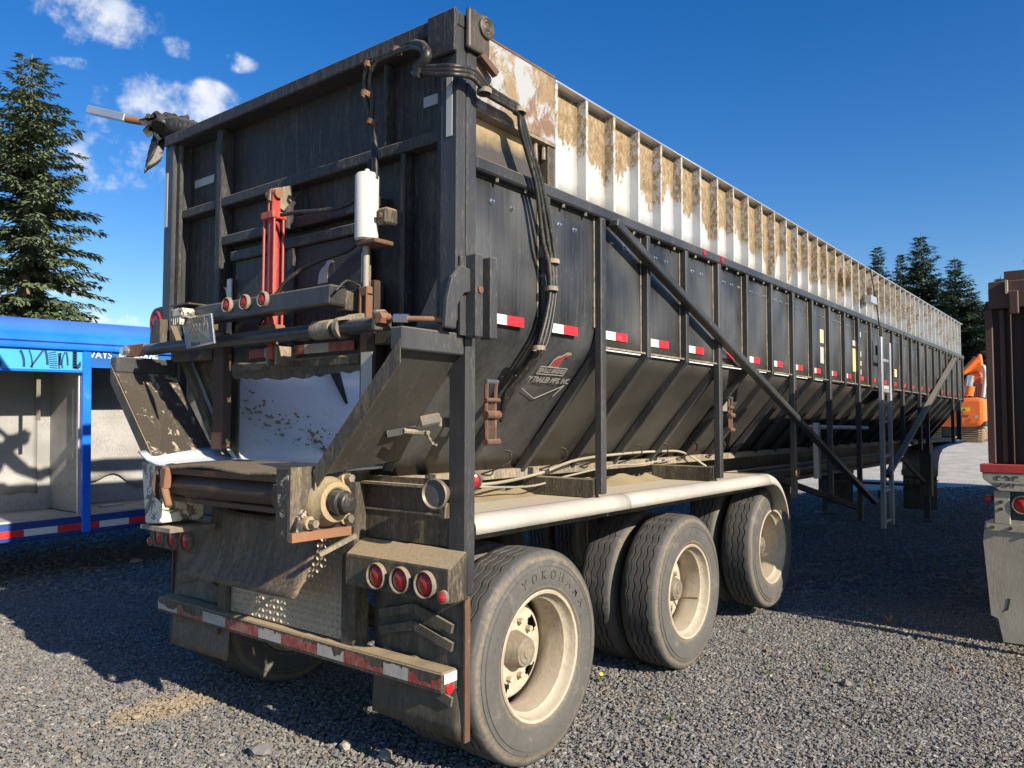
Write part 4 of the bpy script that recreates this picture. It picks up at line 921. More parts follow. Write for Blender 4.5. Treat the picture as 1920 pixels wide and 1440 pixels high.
# side lamps near the right corner
WL = part('work_lamp', MB().lathe((1.15, 2.52, 1.345), (.12, -.98, -.05), [(-.06, 0), (-.06, .03), (0, .066), (.018, .07), (.024, .064), (.012, .058)], 28), 'hub', TR, 35)
part('lens', MB().lathe((1.15, 2.52, 1.345), (.12, -.98, -.05), [(.012, .059), (.014, .03), (.014, 0)], 24), 'lens_smoke', WL, 40); part('lamp_foot', MB().box((1.15, 2.54, 1.235), (1.18, 2.57, 1.30)), 'black_frame', WL)
SL = part('side_lamp', MB().lathe((1.20, 2.70, 1.395), (.75, -.66, 0), [(-.03, .0), (-.03, .045), (0, .048), (.012, .046), (.014, .036)], 24), 'black_rubber', TR, 35)
part('lens', MB().lathe((1.20, 2.70, 1.395), (.75, -.66, 0), [(.010, .036), (.016, .026), (.018, 0)], 20), 'lens_red', SL, 60)
# ---------------------------------------------------------------- hoses
def hose(pts, r, mat='black_rubber', name='hose'): return part(name, MB().tube(smoothpath(pts, 6), r, 8), mat, TR, 60)
def gp(x, y, Y=2.50): return pt(x, y, 1, Y)
def sp(x, y, X=1.31): return pt(x, y, 0, X)
for k, o in enumerate(((0, 0), (10, 3))):
    hose([gp(700 + o[0] * .5, 335, 2.47), gp(700 + o[0] * .4, 270, 2.50), gp(697, 235, 2.5), gp(688 + o[0], 190, 2.48), gp(684 + o[0], 150, 2.46), gp(690 + o[0], 125 + o[1], 2.45), gp(712, 108 + o[1] * 2, 2.45), gp(745, 95 + o[1], 2.44), gp(775, 86 + o[1], 2.43)], .011)
hose([gp(775, 86, 2.43), gp(792, 88, 2.42), gp(800, 104, 2.41), gp(790, 122, 2.41), gp(780, 134, 2.41), gp(790, 138, 2.41)], .026, 'black_rubber', 'hose_sleeve')
for k in range(3):
    dz = 6.5 * k
    hose([gp(782, 128 + dz * .6, 2.41), gp(815, 125 + dz * 1.1, 2.42), gp(850, 124 + dz * 1.2, 2.44), sp(885, 130 + dz * 1.2, 1.33), sp(905, 150 + dz * 1.3, 1.335), sp(918, 165 + dz * 1.2, 1.335), sp(950, 186 + dz, 1.33), sp(972, 200 + dz * 1.1, 1.33), sp(982 - k * 3, 230 + dz, 1.325), sp(996 - k * 3, 280 + dz, 1.32),
          sp(1012 - k * 4, 330 + dz, 1.315), sp(1025 - k * 7, 390, 1.31), sp(1036 - k * 9, 450, 1.305), sp(1041 - k * 6, 495, 1.305), sp(1042 - k * 5, 545, 1.305), sp(1036 - k * 6, 595, 1.30), sp(1026 - k * 7, 640, 1.29), sp(1014 - k * 5, 662, 1.27), sp(985 - k * 3, 700, 1.20), sp(965 - k * 3, 725, 1.15), sp(950 - k * 2, 745, 1.11), sp(940, 790, 1.04)], .0115)
for (x, y) in ((1041, 491), (1038, 542), (1014, 653), (912, 172), (978, 208)):
    c = sp(x - 4, y, 1.305 if y > 300 else 1.33); part('hose_clamp', MB().cyl(c + V((0, -.028, 0)), c + V((0, .028, 0)), .026 if y > 300 else .03, 10) if False else MB().lathe(c, (0, .05, 1), [(-.011, .034), (.011, .034), (.011, .028), (-.011, .028), (-.011, .034)], 14), 'dusty_steel', TR, 40)
for (x, y) in ((745, 95), (692, 122), (686, 176), (697, 230), (783, 83)):
    c = gp(x, y, 2.455); part('hose_clamp', MB().lathe(c, (.3, .2, 1), [(-.012, .026), (.012, .026), (.012, .02), (-.012, .02), (-.012, .026)], 12), 'rust', TR, 40)
hose([gp(694, 300, 2.5), gp(690, 335, 2.49), gp(672, 368, 2.48), gp(640, 388, 2.47), gp(600, 395, 2.46), gp(560, 398, 2.45), gp(527, 403, 2.43)], .011)
hose([gp(684, 400, 2.53), gp(678, 440, 2.52), gp(655, 468, 2.51), gp(610, 485, 2.50), gp(575, 500, 2.49), gp(548, 518, 2.46), gp(525, 542, 2.43), gp(515, 575, 2.42)], .011)
hose([gp(505, 575, 2.43), gp(498, 590, 2.42), gp(485, 605, 2.42), gp(488, 612, 2.44)], .010)
hose([gp(630, 545, 2.3), gp(650, 527, 2.36), gp(672, 535, 2.44), gp(690, 545, 2.48), gp(676, 552, 2.48), gp(668, 540, 2.45)], .006)
for x in (1003, 1018): 
    part('hose_fitting', MB().cyl(sp(x, 232, 1.235), sp(x, 258, 1.235), .016, 8).cyl(sp(x + .5, 258, 1.235), sp(x + 1, 300, 1.235), .011, 8), 'dusty_steel', TR, 40)
# conduit and J hooks over the fender
hose([(.80, 2.75, 1.36), (.86, 3.2, 1.33), (.84, 3.7, 1.36), (.78, 4.2, 1.42), (.76, 4.8, 1.44), (.74, 5.4, 1.44), (.74, 5.8, 1.42), (.80, 6.1, 1.30)], .009, 'conduit', 'conduit')
hose([(.82, 2.9, 1.34), (.90, 3.5, 1.30), (.84, 4.0, 1.33), (.82, 4.6, 1.37), (.78, 5.0, 1.36), (.76, 5.6, 1.38)], .006, 'conduit', 'cable')
hose([(.70, 6.6, 1.16), (.69, 7.2, 1.14), (.69, 8.0, 1.17), (.69, 9.0, 1.15), (.69, 10.2, 1.16)], .010, 'conduit', 'cable')
for y in (3.35, 3.9, 4.35, 4.85, 5.25, 5.75, 6.3):
    part('cable_hook', MB().tube(smoothpath([(.70, y, 1.37), (.78, y + .04, 1.40), (.84, y + .08, 1.44), (.84, y + .09, 1.49), (.81, y + .08, 1.50)], 4), .0055, 6), 'black_rubber', TR, 60)
for (y0, y1) in ((2.68, 3.66), (3.80, 5.26)): part('dust_heap', MB().grid(lambda u, v: (.70 + .16 * v, y0 + (y1 - y0) * u, 1.238 + .06 * (1 - v) * (.7 + .3 * math.sin(u * 19))), 18, 4), 'bearing_tan', TR, 60)
# ratchets hung on the side
for (px, py, sc) in ((920, 770, 1.0), (1369, 775, .85)):
    c = pt(px, py, 0, 1.16 if px < 1000 else 1.13); mb = MB()
    mb.tube([c + V((0, -.03, .13)) * sc, c + V((0, -.035, .0)) * sc, c + V((0, -.03, -.14)) * sc], .010, 6).tube([c + V((0, .04, .13)) * sc, c + V((0, .03, .02)) * sc, c + V((0, .03, -.14)) * sc], .010, 6)
    RT = part('ratchet', mb, 'rust', TR, 40)
    part('ratchet_grip', MB().cyl(c + V((0, -.04, .14)) * sc, c + V((0, .05, .14)) * sc, .012, 10), 'chrome', RT, 40)
    for (dz_, rr_) in ((-.02, .02), (-.15, .016), (.05, .011)): part('ratchet_spool', MB().cyl(c + V((.01, -.05, dz_)) * sc, c + V((.01, .05, dz_)) * sc, rr_, 12), 'rust', RT, 40)
    part('ratchet_plate', MB().box(c + V((-.01, -.03, -.13)) * sc, c + V((.0, .025, .03)) * sc), 'rust_dark', RT)
# stickers
tv = V((0, 1, 0)); sv = V((-(XP - XB), 0, -(ZK - ZB))).normalized() * -1; nrm = V((.766, 0, -.643))
LG = V((1.10, 3.46, 1.955)) + V((.012, 0, -.010))
eg = [(-.06, -.03), (-.05, .02), (-.025, .045), (.0, .05), (.03, .075), (.065, .075), (.085, .062), (.055, .06), (.035, .04), (.03, .0), (.035, -.03)]
part('eagle_emblem', MB().prism([LG + tv * a + sv * (b_ + .045) for a, b_ in eg], nrm * .002), 'decal_faint', TR)
part('eagle_wing', MB().prism([LG + tv * a * .8 + sv * (b_ * .72 + .05) + nrm * .003 for a, b_ in eg], nrm * .0015), 'decal_red', TR)
part('maker_lettering', text_mb('EAGLE BRIDGE', .036, .0012, LG + nrm * .002 - sv * .01, tv, sv, bold=.0004), 'decal_faint', TR)
mb = MB(); f_ = [LG + nrm * .002 + tv * a + sv * b_ for a, b_ in ((-.125, .015), (.125, .015), (.125, -.033), (-.125, -.033))]
for i in range(4): mb.bar(f_[i], f_[(i + 1) % 4], .004, .003, nrm)
g_ = [LG + nrm * .002 + tv * a + sv * b_ for a, b_ in ((-.25, -.10), (0, -.20), (.20, -.10), (.16, -.18))]
for i in range(3): mb.bar(g_[i], g_[i + 1], .005, .003, nrm)
part('logo_lines', mb, 'decal_faint', TR)
part('maker_lettering', text_mb('TRINITY TRAILER MFG. INC.', .05, .0012, LG + nrm * .002 - sv * .072 - tv * .03, tv, sv, bold=.0006, xs=.82), 'decal_faint', TR)
# eagle ghost on the door
E0 = V((.27, 2.5825, 2.42)); part('door_emblem', MB().prism([E0 + V((a * .9, 0, b_ * 1.1)) for a, b_ in eg], (0, -.002, 0)), 'decal_white', TR)
for k, (bay, z0, h, dy) in enumerate(((9, 2.44, .13, .32), (9, 2.24, .16, .32), (11, 2.50, .06, .4), (11, 2.22, .25, .4), (12, 2.62, .06, .1), (12, 2.40, .06, .1), (12, 2.30, .05, .1), (12, 2.2, .06, .1), (15, 2.42, .09, .2), (15, 2.25, .1, .2))):
    y = YS[bay - 1] + dy if bay < 99 else 0
    part('warning_sticker', MB().box((XP + .009, y, z0), (XP + .011, y + .11, z0 + h)), 'decal_white' if k % 3 else 'decal_yellow', TR)
y = YS[5]; part('slope_sticker', MB().quad(*[V((1.0, y, 1.80)) + tv * a + sv * b_ + nrm * .012 for a, b_ in ((.1, -.05), (.34, -.05), (.34, .05), (.1, .05))]), 'decal_white', TR)
for y in (4.98, 5.28): part('rail_marker', MB().lathe((1.273, y + .08, ZR + .005), (1, 0, 0), [(0, .025), (.006, .022), (.007, 0)], 12), 'lens_red', TR, 40)
WSN = pt(700, 665, 1, 2.62); part('warning_sticker', MB().box((.62, 2.534, 1.78), (.70, 2.537, 2.0)), 'decal_white', TR)
# ---------------------------------------------------------------- wheels
def tyre_mesh():
    R = .515; W = .135; n = 120; mb = MB()
    base = [(-W + .035, .300), (-W + .012, .315), (-W + .005, .328), (-W + .001, .330), (-W + .001, .340), (-W, .343), (-W - .004, .395), (-W - .002, .430), (-W - .005, .4315), (-W - .005, .437), (-W, .439), (-W + .003, .452), (-W + .001, .4535), (-W + .002, .459), (-W + .007, .461), (-W + .014, .485), (-W + .017, .503), (-W + .03, .512)]
    g = [-.066, -.024, .024, .066]; tread = []
    for x in g: tread += [(x - .0055, .515, x), (x - .004, .499, x), (x + .004, .499, x), (x + .0055, .515, x)]
    for k in range(n):
        t = 2 * math.pi * k / n; c_, s_ = math.cos(t), math.sin(t); zz = (.006, .006, -.006, -.006)[k % 4]
        row = base + [(x + zz, r) for x, r, _ in tread] + [(-x, r) for x, r in reversed(base)]
        mb.v += [(x, r * c_, r * s_) for x, r in row]; m_ = len(row)
    for k in range(n):
        for i in range(m_ - 1):
            a = k * m_ + i; b_ = ((k + 1) % n) * m_ + i; mb.f.append((a, b_, b_ + 1, a + 1))
    return mb
def disc_mesh(xd):
    """dished wheel disc with hand holes, facing +X at x = xd"""
    mb = MB(); ns, nr = 120, 16; r0, r1 = .08, .262; idx = {}
    def z(r): return xd - .012 * (r - .08) / .18 - (.05 * max(0, (r - .22) / .042) ** 2)
    for k in range(ns):
        for i in range(nr + 1):
            r = r0 + (r1 - r0) * i / nr; t = 2 * math.pi * k / ns; mb.v.append((z(r), r * math.cos(t), r * math.sin(t)))
    for k in range(ns):
        for i in range(nr):
            r = r0 + (r1 - r0) * (i + .5) / nr; t = 2 * math.pi * (k + .5) / ns; hole = False
            for h in range(5):
                a = 2 * math.pi * h / 5 + .55; da = (t - a + math.pi) % (2 * math.pi) - math.pi
                if ((r - .187) / .034) ** 2 + (da * .187 / .042) ** 2 < 1: hole = True
            if not hole:
                a_ = k * (nr + 1) + i; b_ = ((k + 1) % ns) * (nr + 1) + i; mb.f.append((a_, b_, b_ + 1, a_ + 1))
    return mb
ME_T = tyre_mesh().mesh('tyre', 'tyre', 50)
ME_B = MB().lathe((0, 0, 0), (1, 0, 0), [(.128, .318), (.134, .312), (.130, .300), (.112, .294), (.09, .288), (.075, .272), (-.01, .262), (-.06, .268), (-.10, .288), (-.13, .31)], 72).mesh('wheel', 'rim', 40)
ME_D = disc_mesh(-.045).mesh('disc', 'rim', 50)
mb = MB()
for k in range(10):
    t = 2 * math.pi * k / 10; c = V((-.048, .142 * math.cos(t), .142 * math.sin(t))); mb.cyl(c, c + V((.028, 0, 0)), .016, 6)
ME_N = mb.mesh('lug_nuts', 'rim')
ME_H = MB().lathe((0, 0, 0), (1, 0, 0), [(-.08, .10), (-.05, .098), (-.02, .088), (.02, .076), (.036, .070), (.036, .058), (.042, .054), (.042, .032), (.05, .028), (.05, 0)], 36).mesh('hub', 'hub', 35)
AX = [(3.15, .515, 1.27), (4.98, .512, 1.19), (6.70, .60, 1.14)]
for ai, (y, zc, xo) in enumerate(AX):
    part('axle', MB().cyl((-1.0, y, zc), (1.0, y, zc), .06, 14), 'black_frame', TR, 40)
    part('spring_hanger', MB().box((.40, y - .06, zc + .06), (.48, y + .06, 1.06)).box((-.48, y - .06, zc + .06), (-.40, y + .06, 1.06)), 'black_frame', TR)
    part('brake_drum', MB().cyl((.45, y, zc), (.66, y, zc), .21, 28), 'rust_dark', TR, 40); part('brake_drum', MB().cyl((-.66, y, zc), (-.45, y, zc), .21, 28), 'rust_dark', TR, 40)
    for s in (1, -1):
        rz = Matrix.Rotation(math.pi if s < 0 else 0, 3, 'Z')
        for j in range(2):
            x = s * (xo - .135 - .325 * j); rx = Matrix.Rotation(rs.uniform(0, 6), 3, 'X') if not (ai == 0 and j == 0 and s > 0) else Matrix.Rotation(0.0, 3, 'X')
            flip = Matrix.Rotation(math.pi, 3, 'Z') if (s < 0) != (j == 1) else Matrix.Identity(3)
            rot = flip @ rx
            wh = link('wheel', ME_B, TR, (x, y, zc), rot.to_euler())
            def sub(nm, me): 
                o = link(nm, me, wh, (x, y, zc), rot.to_euler()); return o
            sub('tyre', ME_T); sub('disc', ME_D)
            if j == 0: sub('hub', ME_H); sub('lug_nuts', ME_N)['kind'] = 'stuff'
            if ai == 0 and j == 0 and s > 0:
                mb = MB(); word = 'YOKOHAMA'; r = .392
                for i, chh in enumerate(word):
                    t = R_(112) - R_(11.5) * i                     # angle in the wheel plane, seen from outside (+X side)
                    c = V((x + .1375, y + r * math.cos(t), zc + r * math.sin(t)))
                    up = V((0, math.cos(t), math.sin(t))); right = V((0, math.sin(t), -math.cos(t)))
                    q = text_mb(chh, .060, .0052, c, right, up, bold=.0012); mb.add(q.v, q.f)
                part('sidewall_lettering', mb, 'tyre_letter', wh)
part('valve_extension', MB().cyl((1.03, 5.06, .44), (1.17, 5.12, .44), .008, 8), 'rust', TR)
# ---------------------------------------------------------------- ladder
LD = part('ladder', MB().box((1.30, 9.72, .45), (1.345, 9.79, 2.66)), 'ladder', TR, bevel=.004)
part('ladder_rail', MB().box((1.30, 10.13, .45), (1.345, 10.19, 2.62)), 'ladder', LD, bevel=.004)
for z in (.50, .86, 1.26, 1.66, 2.02, 2.38): part('rung', MB().box((1.305, 9.801, z), (1.33, 10.119, z + .035)), 'ladder', LD, bevel=.004)
part('ladder_stay', MB().box((1.274, 9.73, 2.45), (1.299, 9.79, 2.56)).box((1.274, 9.73, .80), (1.299, 9.79, .88)), 'dark_grey', LD)
part('step_plate', MB().box((1.304, 9.85, 2.06), (1.331, 10.1, 2.10)), 'decal_white', LD)
part('tarp_rope', MB().tube([(1.27, 9.6, 3.44), (1.30, 9.75, 3.0), (1.31, 9.85, 2.65)], .008, 6), 'black_rubber', TR, 40)
part('wall_step', MB().box((1.265, 9.35, 3.02), (1.33, 9.62, 3.10)), 'aluminium', TR)
# ---------------------------------------------------------------- underside and front
PB = part('plank_box', MB().box((.35, 7.55, .45), (.42, 9.2, 1.02)), 'plank', TR)
for i in range(6): part('plank', MB().box((.43, 7.56 + i * .27, .43 + .02 * (i % 3)), (.46, 7.81 + i * .27, 1.0)), 'plank', PB)
part('mounting_strip', MB().box((1.15, 7.78, 1.12), (1.20, 7.86, 1.66)), 'aluminium', TR, bevel=.004); part('side_pipe', MB().cyl((1.10, 7.85, 1.62), (1.10, 10.0, 1.60), .022, 12), 'aluminium', TR, 40)
part('side_pipe', MB().cyl((.70, 6.4, 1.20), (.70, 12.5, 1.20), .02, 10), 'black_frame', TR, 40)
part('amber_marker', MB().lathe((1.275, 6.93, 1.22), (1, 0, 0), [(0, .045), (.01, .04), (.012, 0)], 14), 'rust_light', TR, 40)
for s in (1, -1):
    LGR = part('landing_leg', MB().box((s * .75, 14.78, .42), (s * .93, 14.98, 1.31)), 'black_frame', TR, bevel=.008)
    part('leg_tube', MB().box((s * .795, 14.85, .03), (s * .885, 14.95, .45)), 'dark_grey', LGR); part('foot', MB().lathe((s * .84, 14.9, .0), (0, 0, 1), [(0, .2), (.02, .2), (.04, .08), (.05, 0)], 20), 'dark_grey', LGR, 40)
    part('leg_brace', MB().bar((s * .84, 14.85, .62), (s * .6, 13.9, 1.15), .04, .05), 'black_frame', LGR)
    FF = part('front_fender', MB().grid(lambda u, v: (s * (.40 + .57 * v), [15.15, 15.2, 15.35, 15.65, 16.2, 17.2, 18.3][min(6, int(u * 6 + 1e-6))], [.80, 1.0, 1.14, 1.23, 1.27, 1.29, 1.31][min(6, int(u * 6 + 1e-6))] - .03 * v ** 4), 6, 6), 'alu_fender', TR, 60, solid=.008)
    part('front_flap', MB().box((s * .42, 15.13, .16), (s * .95, 15.145, .81)), 'rubber_flap', FF)
    part('flap_bar', MB().box((s * .40, 15.10, .74), (s * .97, 15.129, .84)), 'beige_steel', FF)
part('flap_lettering', text_mb('TRINITY', .15, .001, (.70, 15.128, .62), (1, 0, 0), (0, 0, 1), bold=.003), 'letter_sand', TR)
part('leg_cross_shaft', MB().cyl((-.84, 14.85, .60), (.84, 14.85, .60), .025, 8), 'black_frame', TR, 40)
part('nose_deck', MB().box((-.9, 13.6, 1.32), (.9, 17.6, 1.37)), 'black_frame', TR)
part('front_post', MB().box((1.20, 15.6, 1.37), (1.27, 15.67, 2.06)), 'black_tube', TR)
# ---------------------------------------------------------------- rolled tarp and its pipe
rt = random.Random(4)
path = [pt(300, 240, 1, 2.60), pt(318, 236, 1, 2.66), V((-1.24, 2.95, 3.58)), V((-1.24, 3.7, 3.64)), V((-1.24, 9.0, 3.64)), V((-1.24, 16.0, 3.62))]
TP = part('tarp_roll', MB().tube(smoothpath(path, 5), [.05 + .03 * rt.random() for _ in range(26)], 12), 'tarp', TR, 60)
part('tarp_pipe', MB().cyl(pt(240, 224, 1, 2.58), pt(345, 240, 1, 2.8), .026, 14), 'rust_light', TP, 40)
part('tarp_pipe_sleeve', MB().bar(pt(168, 206, 1, 2.45), pt(238, 222, 1, 2.575), .06, .055), 'aluminium', TP, bevel=.004)
# crumpled end of the tarp bunched round the pipe, one corner hanging down outside the post
A0, A1 = pt(288, 238, 1, 2.58), pt(350, 234, 1, 2.88)
def bunch(u, v):
    a = v * 6.283; r = .075 * (1 - .25 * u) * (1 + .22 * math.sin(5 * a + 6 * u) + .14 * math.sin(9 * a - 11 * u))
    return A0.lerp(A1, u) + V((.2 * r * math.cos(a), 1.0 * r * math.cos(a), r * math.sin(a) + .02 * math.sin(13 * u)))
part('tarp_bunch', MB().grid(bunch, 16, 40), 'tarp', TP, 45)
def hang(u, v):
    p = A0.lerp(A1, .45 * u) + V((0, 0, -.02)); dn = .30 * v * (1 - .85 * u)
    return p + V((-.015 + .02 * math.sin(7 * u + 5 * v) - .02 * v, .03 * math.sin(5 * v + 8 * u), -dn + .03 * u * v))
part('tarp_fold', MB().grid(hang, 12, 12), 'tarp', TP, 60, solid=.004)
# ================================================================ blue side-bay trailer on the left
XL = -5.25; o0 = pt(0, 1020, 0, XL); Y0 = o0.y
def bz(py): return pt(0, py, 0, XL).z
zt, zf, zv, zo, zb = bz(598), bz(648), bz(692), bz(980), bz(1020)
BT = thing('beverage_trailer', 'bright blue side-bay beverage trailer with open pale compartments', 'trailer', (XL - 1.2, Y0, 0))
yp = pt(167, 850, 0, XL).y; bay = 1.62; ya, yb = yp - 2 * bay, yp + 3 * bay + .3
# rounded roof
def roof(u, v):
    a = v * math.pi; x = XL - 1.2 + 1.23 * math.cos(a) * (abs(math.cos(a)) ** -.25 if abs(math.cos(a)) > 1e-3 else 0); z = zf + .02 + (zt - zf + .10) * math.sin(a) ** .7
    return (x, ya + (yb - ya) * u, z)
part('roof', MB().grid(roof, 12, 28), 'blue_paint', BT, 60)
part('roof_lip', MB().box((XL - .03, ya, zf - .012), (XL + .035, yb, zf + .035)), 'blue_paint', BT, bevel=.01); part('roof_groove', MB().box((XL + .0, ya, zf + .06), (XL + .036, yb, zf + .072)), 'blue_dark', BT)
part('roof_panel', MB().box((XL - 2.35, ya, zf - .03), (XL - .05, yb, zf - .015)), 'inner_wall', BT)
for k, y in enumerate([yp + bay * i for i in range(-2, 4)]):
    part('bay_post', MB().box((XL - .05, y - .045, zb + .01), (XL + .012, y + .045, zf - .014)), 'blue_paint', BT, bevel=.006)
    part('bay_divider', MB().box((XL - .90, y - .012, zo), (XL - .052, y + .012, zf - .04)), 'inner_wall', BT)
    part('door_track', MB().box((XL - .10, y - .06, zo), (XL - .06, y - .046, zv)), 'aluminium', BT)
for i in range(-2, 3):
    y0, y1 = yp + bay * i + .047, yp + bay * (i + 1) - .047
    vz = zv if i < 0 else bz(681)
    VP = part('valance', MB().box((XL - .02, y0, vz + .012), (XL - .002, y1, zf - .015)), 'blue_light' if i != 0 else 'blue_mid', BT)
    part('valance_lip', MB().box((XL - .04, y0, vz - .012), (XL + .004, y1, vz + .011)), 'blue_paint', VP)
    part('back_wall', MB().box((XL - .93, y0 - .05, zo), (XL - .905, y1 + .05, zf - .04)), 'inner_wall', BT)
    # loose lining sheet with a torn lower edge
    r = random.Random(i + 40); mb = MB(); N_ = 26
    def sheet(u, v, y0=y0, y1=y1):
        zlow = zo + .22 + .10 * math.sin(u * 5 + i) + .05 * math.sin(u * 17 + 2 * i)
        z = zf - .06 + (zlow - (zf - .06)) * v
        return (XL - .90 + .02 + .05 * max(0, v - .75) ** 1.0 * (1 + math.sin(u * 6)), y0 + (y1 - y0) * (.0 + .93 * u), z)
    part('lining_sheet', MB().grid(sheet, 26, 12), 'inner_wall', BT, 60, solid=.003)
    part('bay_floor', MB().box((XL - .90, y0, zo - .02), (XL - .01, y1, zo)), 'inner_wall', BT)
    part('floor_debris', MB().box((XL - .5, y0 + .3, zo), (XL - .40, y0 + .55, zo + .02)).box((XL - .3, y0 + .7, zo), (XL - .25, y0 + .82, zo + .015)), 'decal_white', BT)
for y in (yp - .98, yp - .42):
    part('door_strap', MB().box((XL - .16, y - .02, bz(790) if y > yp - .6 else bz(760)), (XL - .145, y + .02, zv + .02)), 'grey_ring', BT)
part('side_rail', MB().box((XL - .08, ya, zb), (XL - .0, yb - 2.1, zo - .022)), 'blue_dark', BT, bevel=.008)
part('rail_top', MB().box((XL - .09, ya, zo - .021), (XL + .006, yb - 2.1, zo - .002)), 'aluminium', BT)
y = ya; k = 0
while y < yb - 2.2:
    ln = .32 if k % 2 else .42
    part('rail_tape', MB().box((XL + .0005, y, zb + .045), (XL + .003, min(y + ln, yb - 2.15) - .003, zb + .115)), 'tape_white' if k % 2 else 'tape_red', BT); y += ln; k += 1
# artwork on the first valance: ring patterns and a letter B, dark on light blue
mb = MB(); zc = zv + .06; X1 = XL + .0005
def ring(yc, zc_, r0, r1, a0, a1, n=24):
    for q in range(n):
        t0 = a0 + (a1 - a0) * q / n; t1 = a0 + (a1 - a0) * (q + 1) / n
        P = [(X1, yc + r * math.cos(t), zc_ + r * math.sin(t)) for r, t in ((r0, t0), (r1, t0), (r1, t1), (r0, t1))]
        if all(zv + .015 < p[2] < zf - .018 and yp - 2 * bay < p[1] < yp - .05 for p in P): mb.quad(*P)
yB = pt(-6, 670, 0, XL).y
for r0, r1 in ((.28, .305), (.36, .375), (.50, .525), (.62, .65), (.70, .72)): ring(yB, zc, r0, r1, -1.2, 1.2)
for q in range(26):
    a = -.5 + q * .04; ring(yB, zc, .53, .61, a, a + .018, 2)
for q in range(7): ring(yB + .80 + .02 * q, zv + .03 + .028 * q, .0, .022, 0, 6.28, 10); ring(yB + .78, zv + .03 + .03 * q, .0, .026, 0, 6.28, 10)
for yc in (yB + 1.02,):
    for r in (.04, .07, .10, .14): ring(yc, zf - .03, r, r + .010, 3.3, 6.1); ring(yc, zv + .02, r, r + .010, .1, 3.0)
for q in range(16): ring(yB + 1.22 + .035 * (q % 4), zv + .05 + .045 * (q // 4), 0, .026, 0, 6.28, 8)
for r0 in (.20, .215, .25): ring(yB + 1.0, zc, r0 + .14, r0 + .148, -.9, .9)
for r0 in (.44, .47): ring(yB + .9, zc + .02, r0 - .2, r0 - .185, 1.9, 4.4)
for q in range(9): ring(yB + .36 + .013 * q, zv + .04 + .02 * q, 0, .012, 0, 6.28, 8)
for q in range(5): ring(yB + 1.18, zv + .06 + .04 * q, .02, .032, 0, 6.28, 12)
for q in range(10): ring(yB - .62, zc, .25 + .04 * q, .262 + .04 * q, -.8, .8)
part('valance_art', mb, 'ink_blue', BT, fix=False)
part('valance_lettering', text_mb('B', .30, .0008, (X1 + .0008, yB, zc + .03), (0, 1, 0), (0, 0, 1), bold=.012), 'ink_blue', BT)
yl = pt(252, 668, 0, XL).y; zl = pt(252, 670, 0, XL).z - .0
part('valance_lettering', text_mb('WAYS', .105, .0008, (X1, pt(194, 664, 0, XL).y, pt(194, 664, 0, XL).z - .035), (0, 1, 0), (0, 0, 1)), 'letter_white', BT)
part('valance_lettering', text_mb('BREWE', .125, .0008, (X1, pt(268, 668, 0, XL).y, pt(262, 669, 0, XL).z - .045), (0, 1, 0), (0, 0, 1), align='CENTER', bold=.003, xs=1.12), 'letter_white', BT)
# rear corner of that trailer: bumper blocks, lamp and wheels
yr = yb - 2.1
part('end_block', MB().box((XL - .5, yr + .02, zb - .12), (XL - .05, yr + .5, zo + .02)), 'black_rubber', BT, bevel=.02); part('end_lamp', MB().lathe((XL + .0, yr + .35, zo + .12), (1, 0, 0), [(0, .06), (.02, .055), (.024, 0)], 16), 'lens_red', BT, 40)
for x in (XL - .35, XL - 2.05):
    for y in (yr + 1.2, ya + .9):
        w = link('wheel', ME_B, BT, (x, y, .515)); link('tyre', ME_T, w, (x, y, .515))
part('underframe', MB().box((XL - 1.9, ya + .2, zb - .02), (XL - .4, yb, zo - .03)), 'dark_grey', BT)
part('far_wall', MB().box((XL - 2.4, ya, zb), (XL - 2.37, yb, zf - .03)), 'blue_paint', BT)
BT.rotation_euler = (R_(1.2), 0, 0)
# ================================================================ brown box trailer on the right
YR = 6.7; XR = 2.745; XR2 = 5.35; YE = 20.5
RT_ = thing('box_trailer', 'rusty brown steel trailer with red band and pale mud flaps, at the right edge', 'trailer', (4.05, 13, 0))
part('body', MB().box((XR + .02, YR + .06, 1.36), (XR2, YE, 2.66)), 'brown_steel', RT_)
part('rear_header', MB().box((XR + .03, YR - .02, 2.50), (XR2, YR + .059, 2.70)), 'brown_steel', RT_, bevel=.006); part('top_cap', MB().box((XR + .13, YR - .01, 2.701), (XR2, YR + .3, 2.77)), 'brown_steel', RT_)
for (x0, x1, d) in ((XR, XR + .05, .05), (XR + .085, XR + .125, .02), (XR + .155, XR + .17, .05), (XR + .25, XR + .31, .06), (XR + .5, XR + .56, .06), (XR + 1.2, XR + 1.3, .06)):
    part('rear_rib', MB().box((x0, YR + .06 - d - .02, 1.365), (x1, YR + .0595, 2.499)), 'brown_steel', RT_, bevel=.006)
part('lock_lug', MB().box((XR + .16, YR - .06, 2.45), (XR + .22, YR - .021, 2.62)), 'brown_steel', RT_, bevel=.006); part('lock_lug', MB().box((XR + .14, YR - .06, 2.60), (XR + .155, YR - .021, 2.70)), 'beige_steel', RT_); part('scraped_patch', MB().prism([(XR + .10, YR + .036, 1.87), (XR + .118, YR + .036, 1.87), (XR + .118, YR + .036, 2.0), (XR + .11, YR + .036, 2.03), (XR + .10, YR + .036, 1.95)], (0, .004, 0)), 'decal_white', RT_)
part('red_band', MB().box((XR - .05, YR - .05, 1.30), (XR2 + .05, YR + .05, 1.362)), 'red_band', RT_, bevel=.004)
part('rear_sill', MB().prism([(XR - .04, YR - .045, 1.298), (XR2, YR - .045, 1.298), (XR2, YR - .045, 1.17), (XR + .07, YR - .045, 1.17), (XR - .03, YR - .045, 1.25)], (0, .10, 0)), 'beige_steel', RT_, bevel=.004)
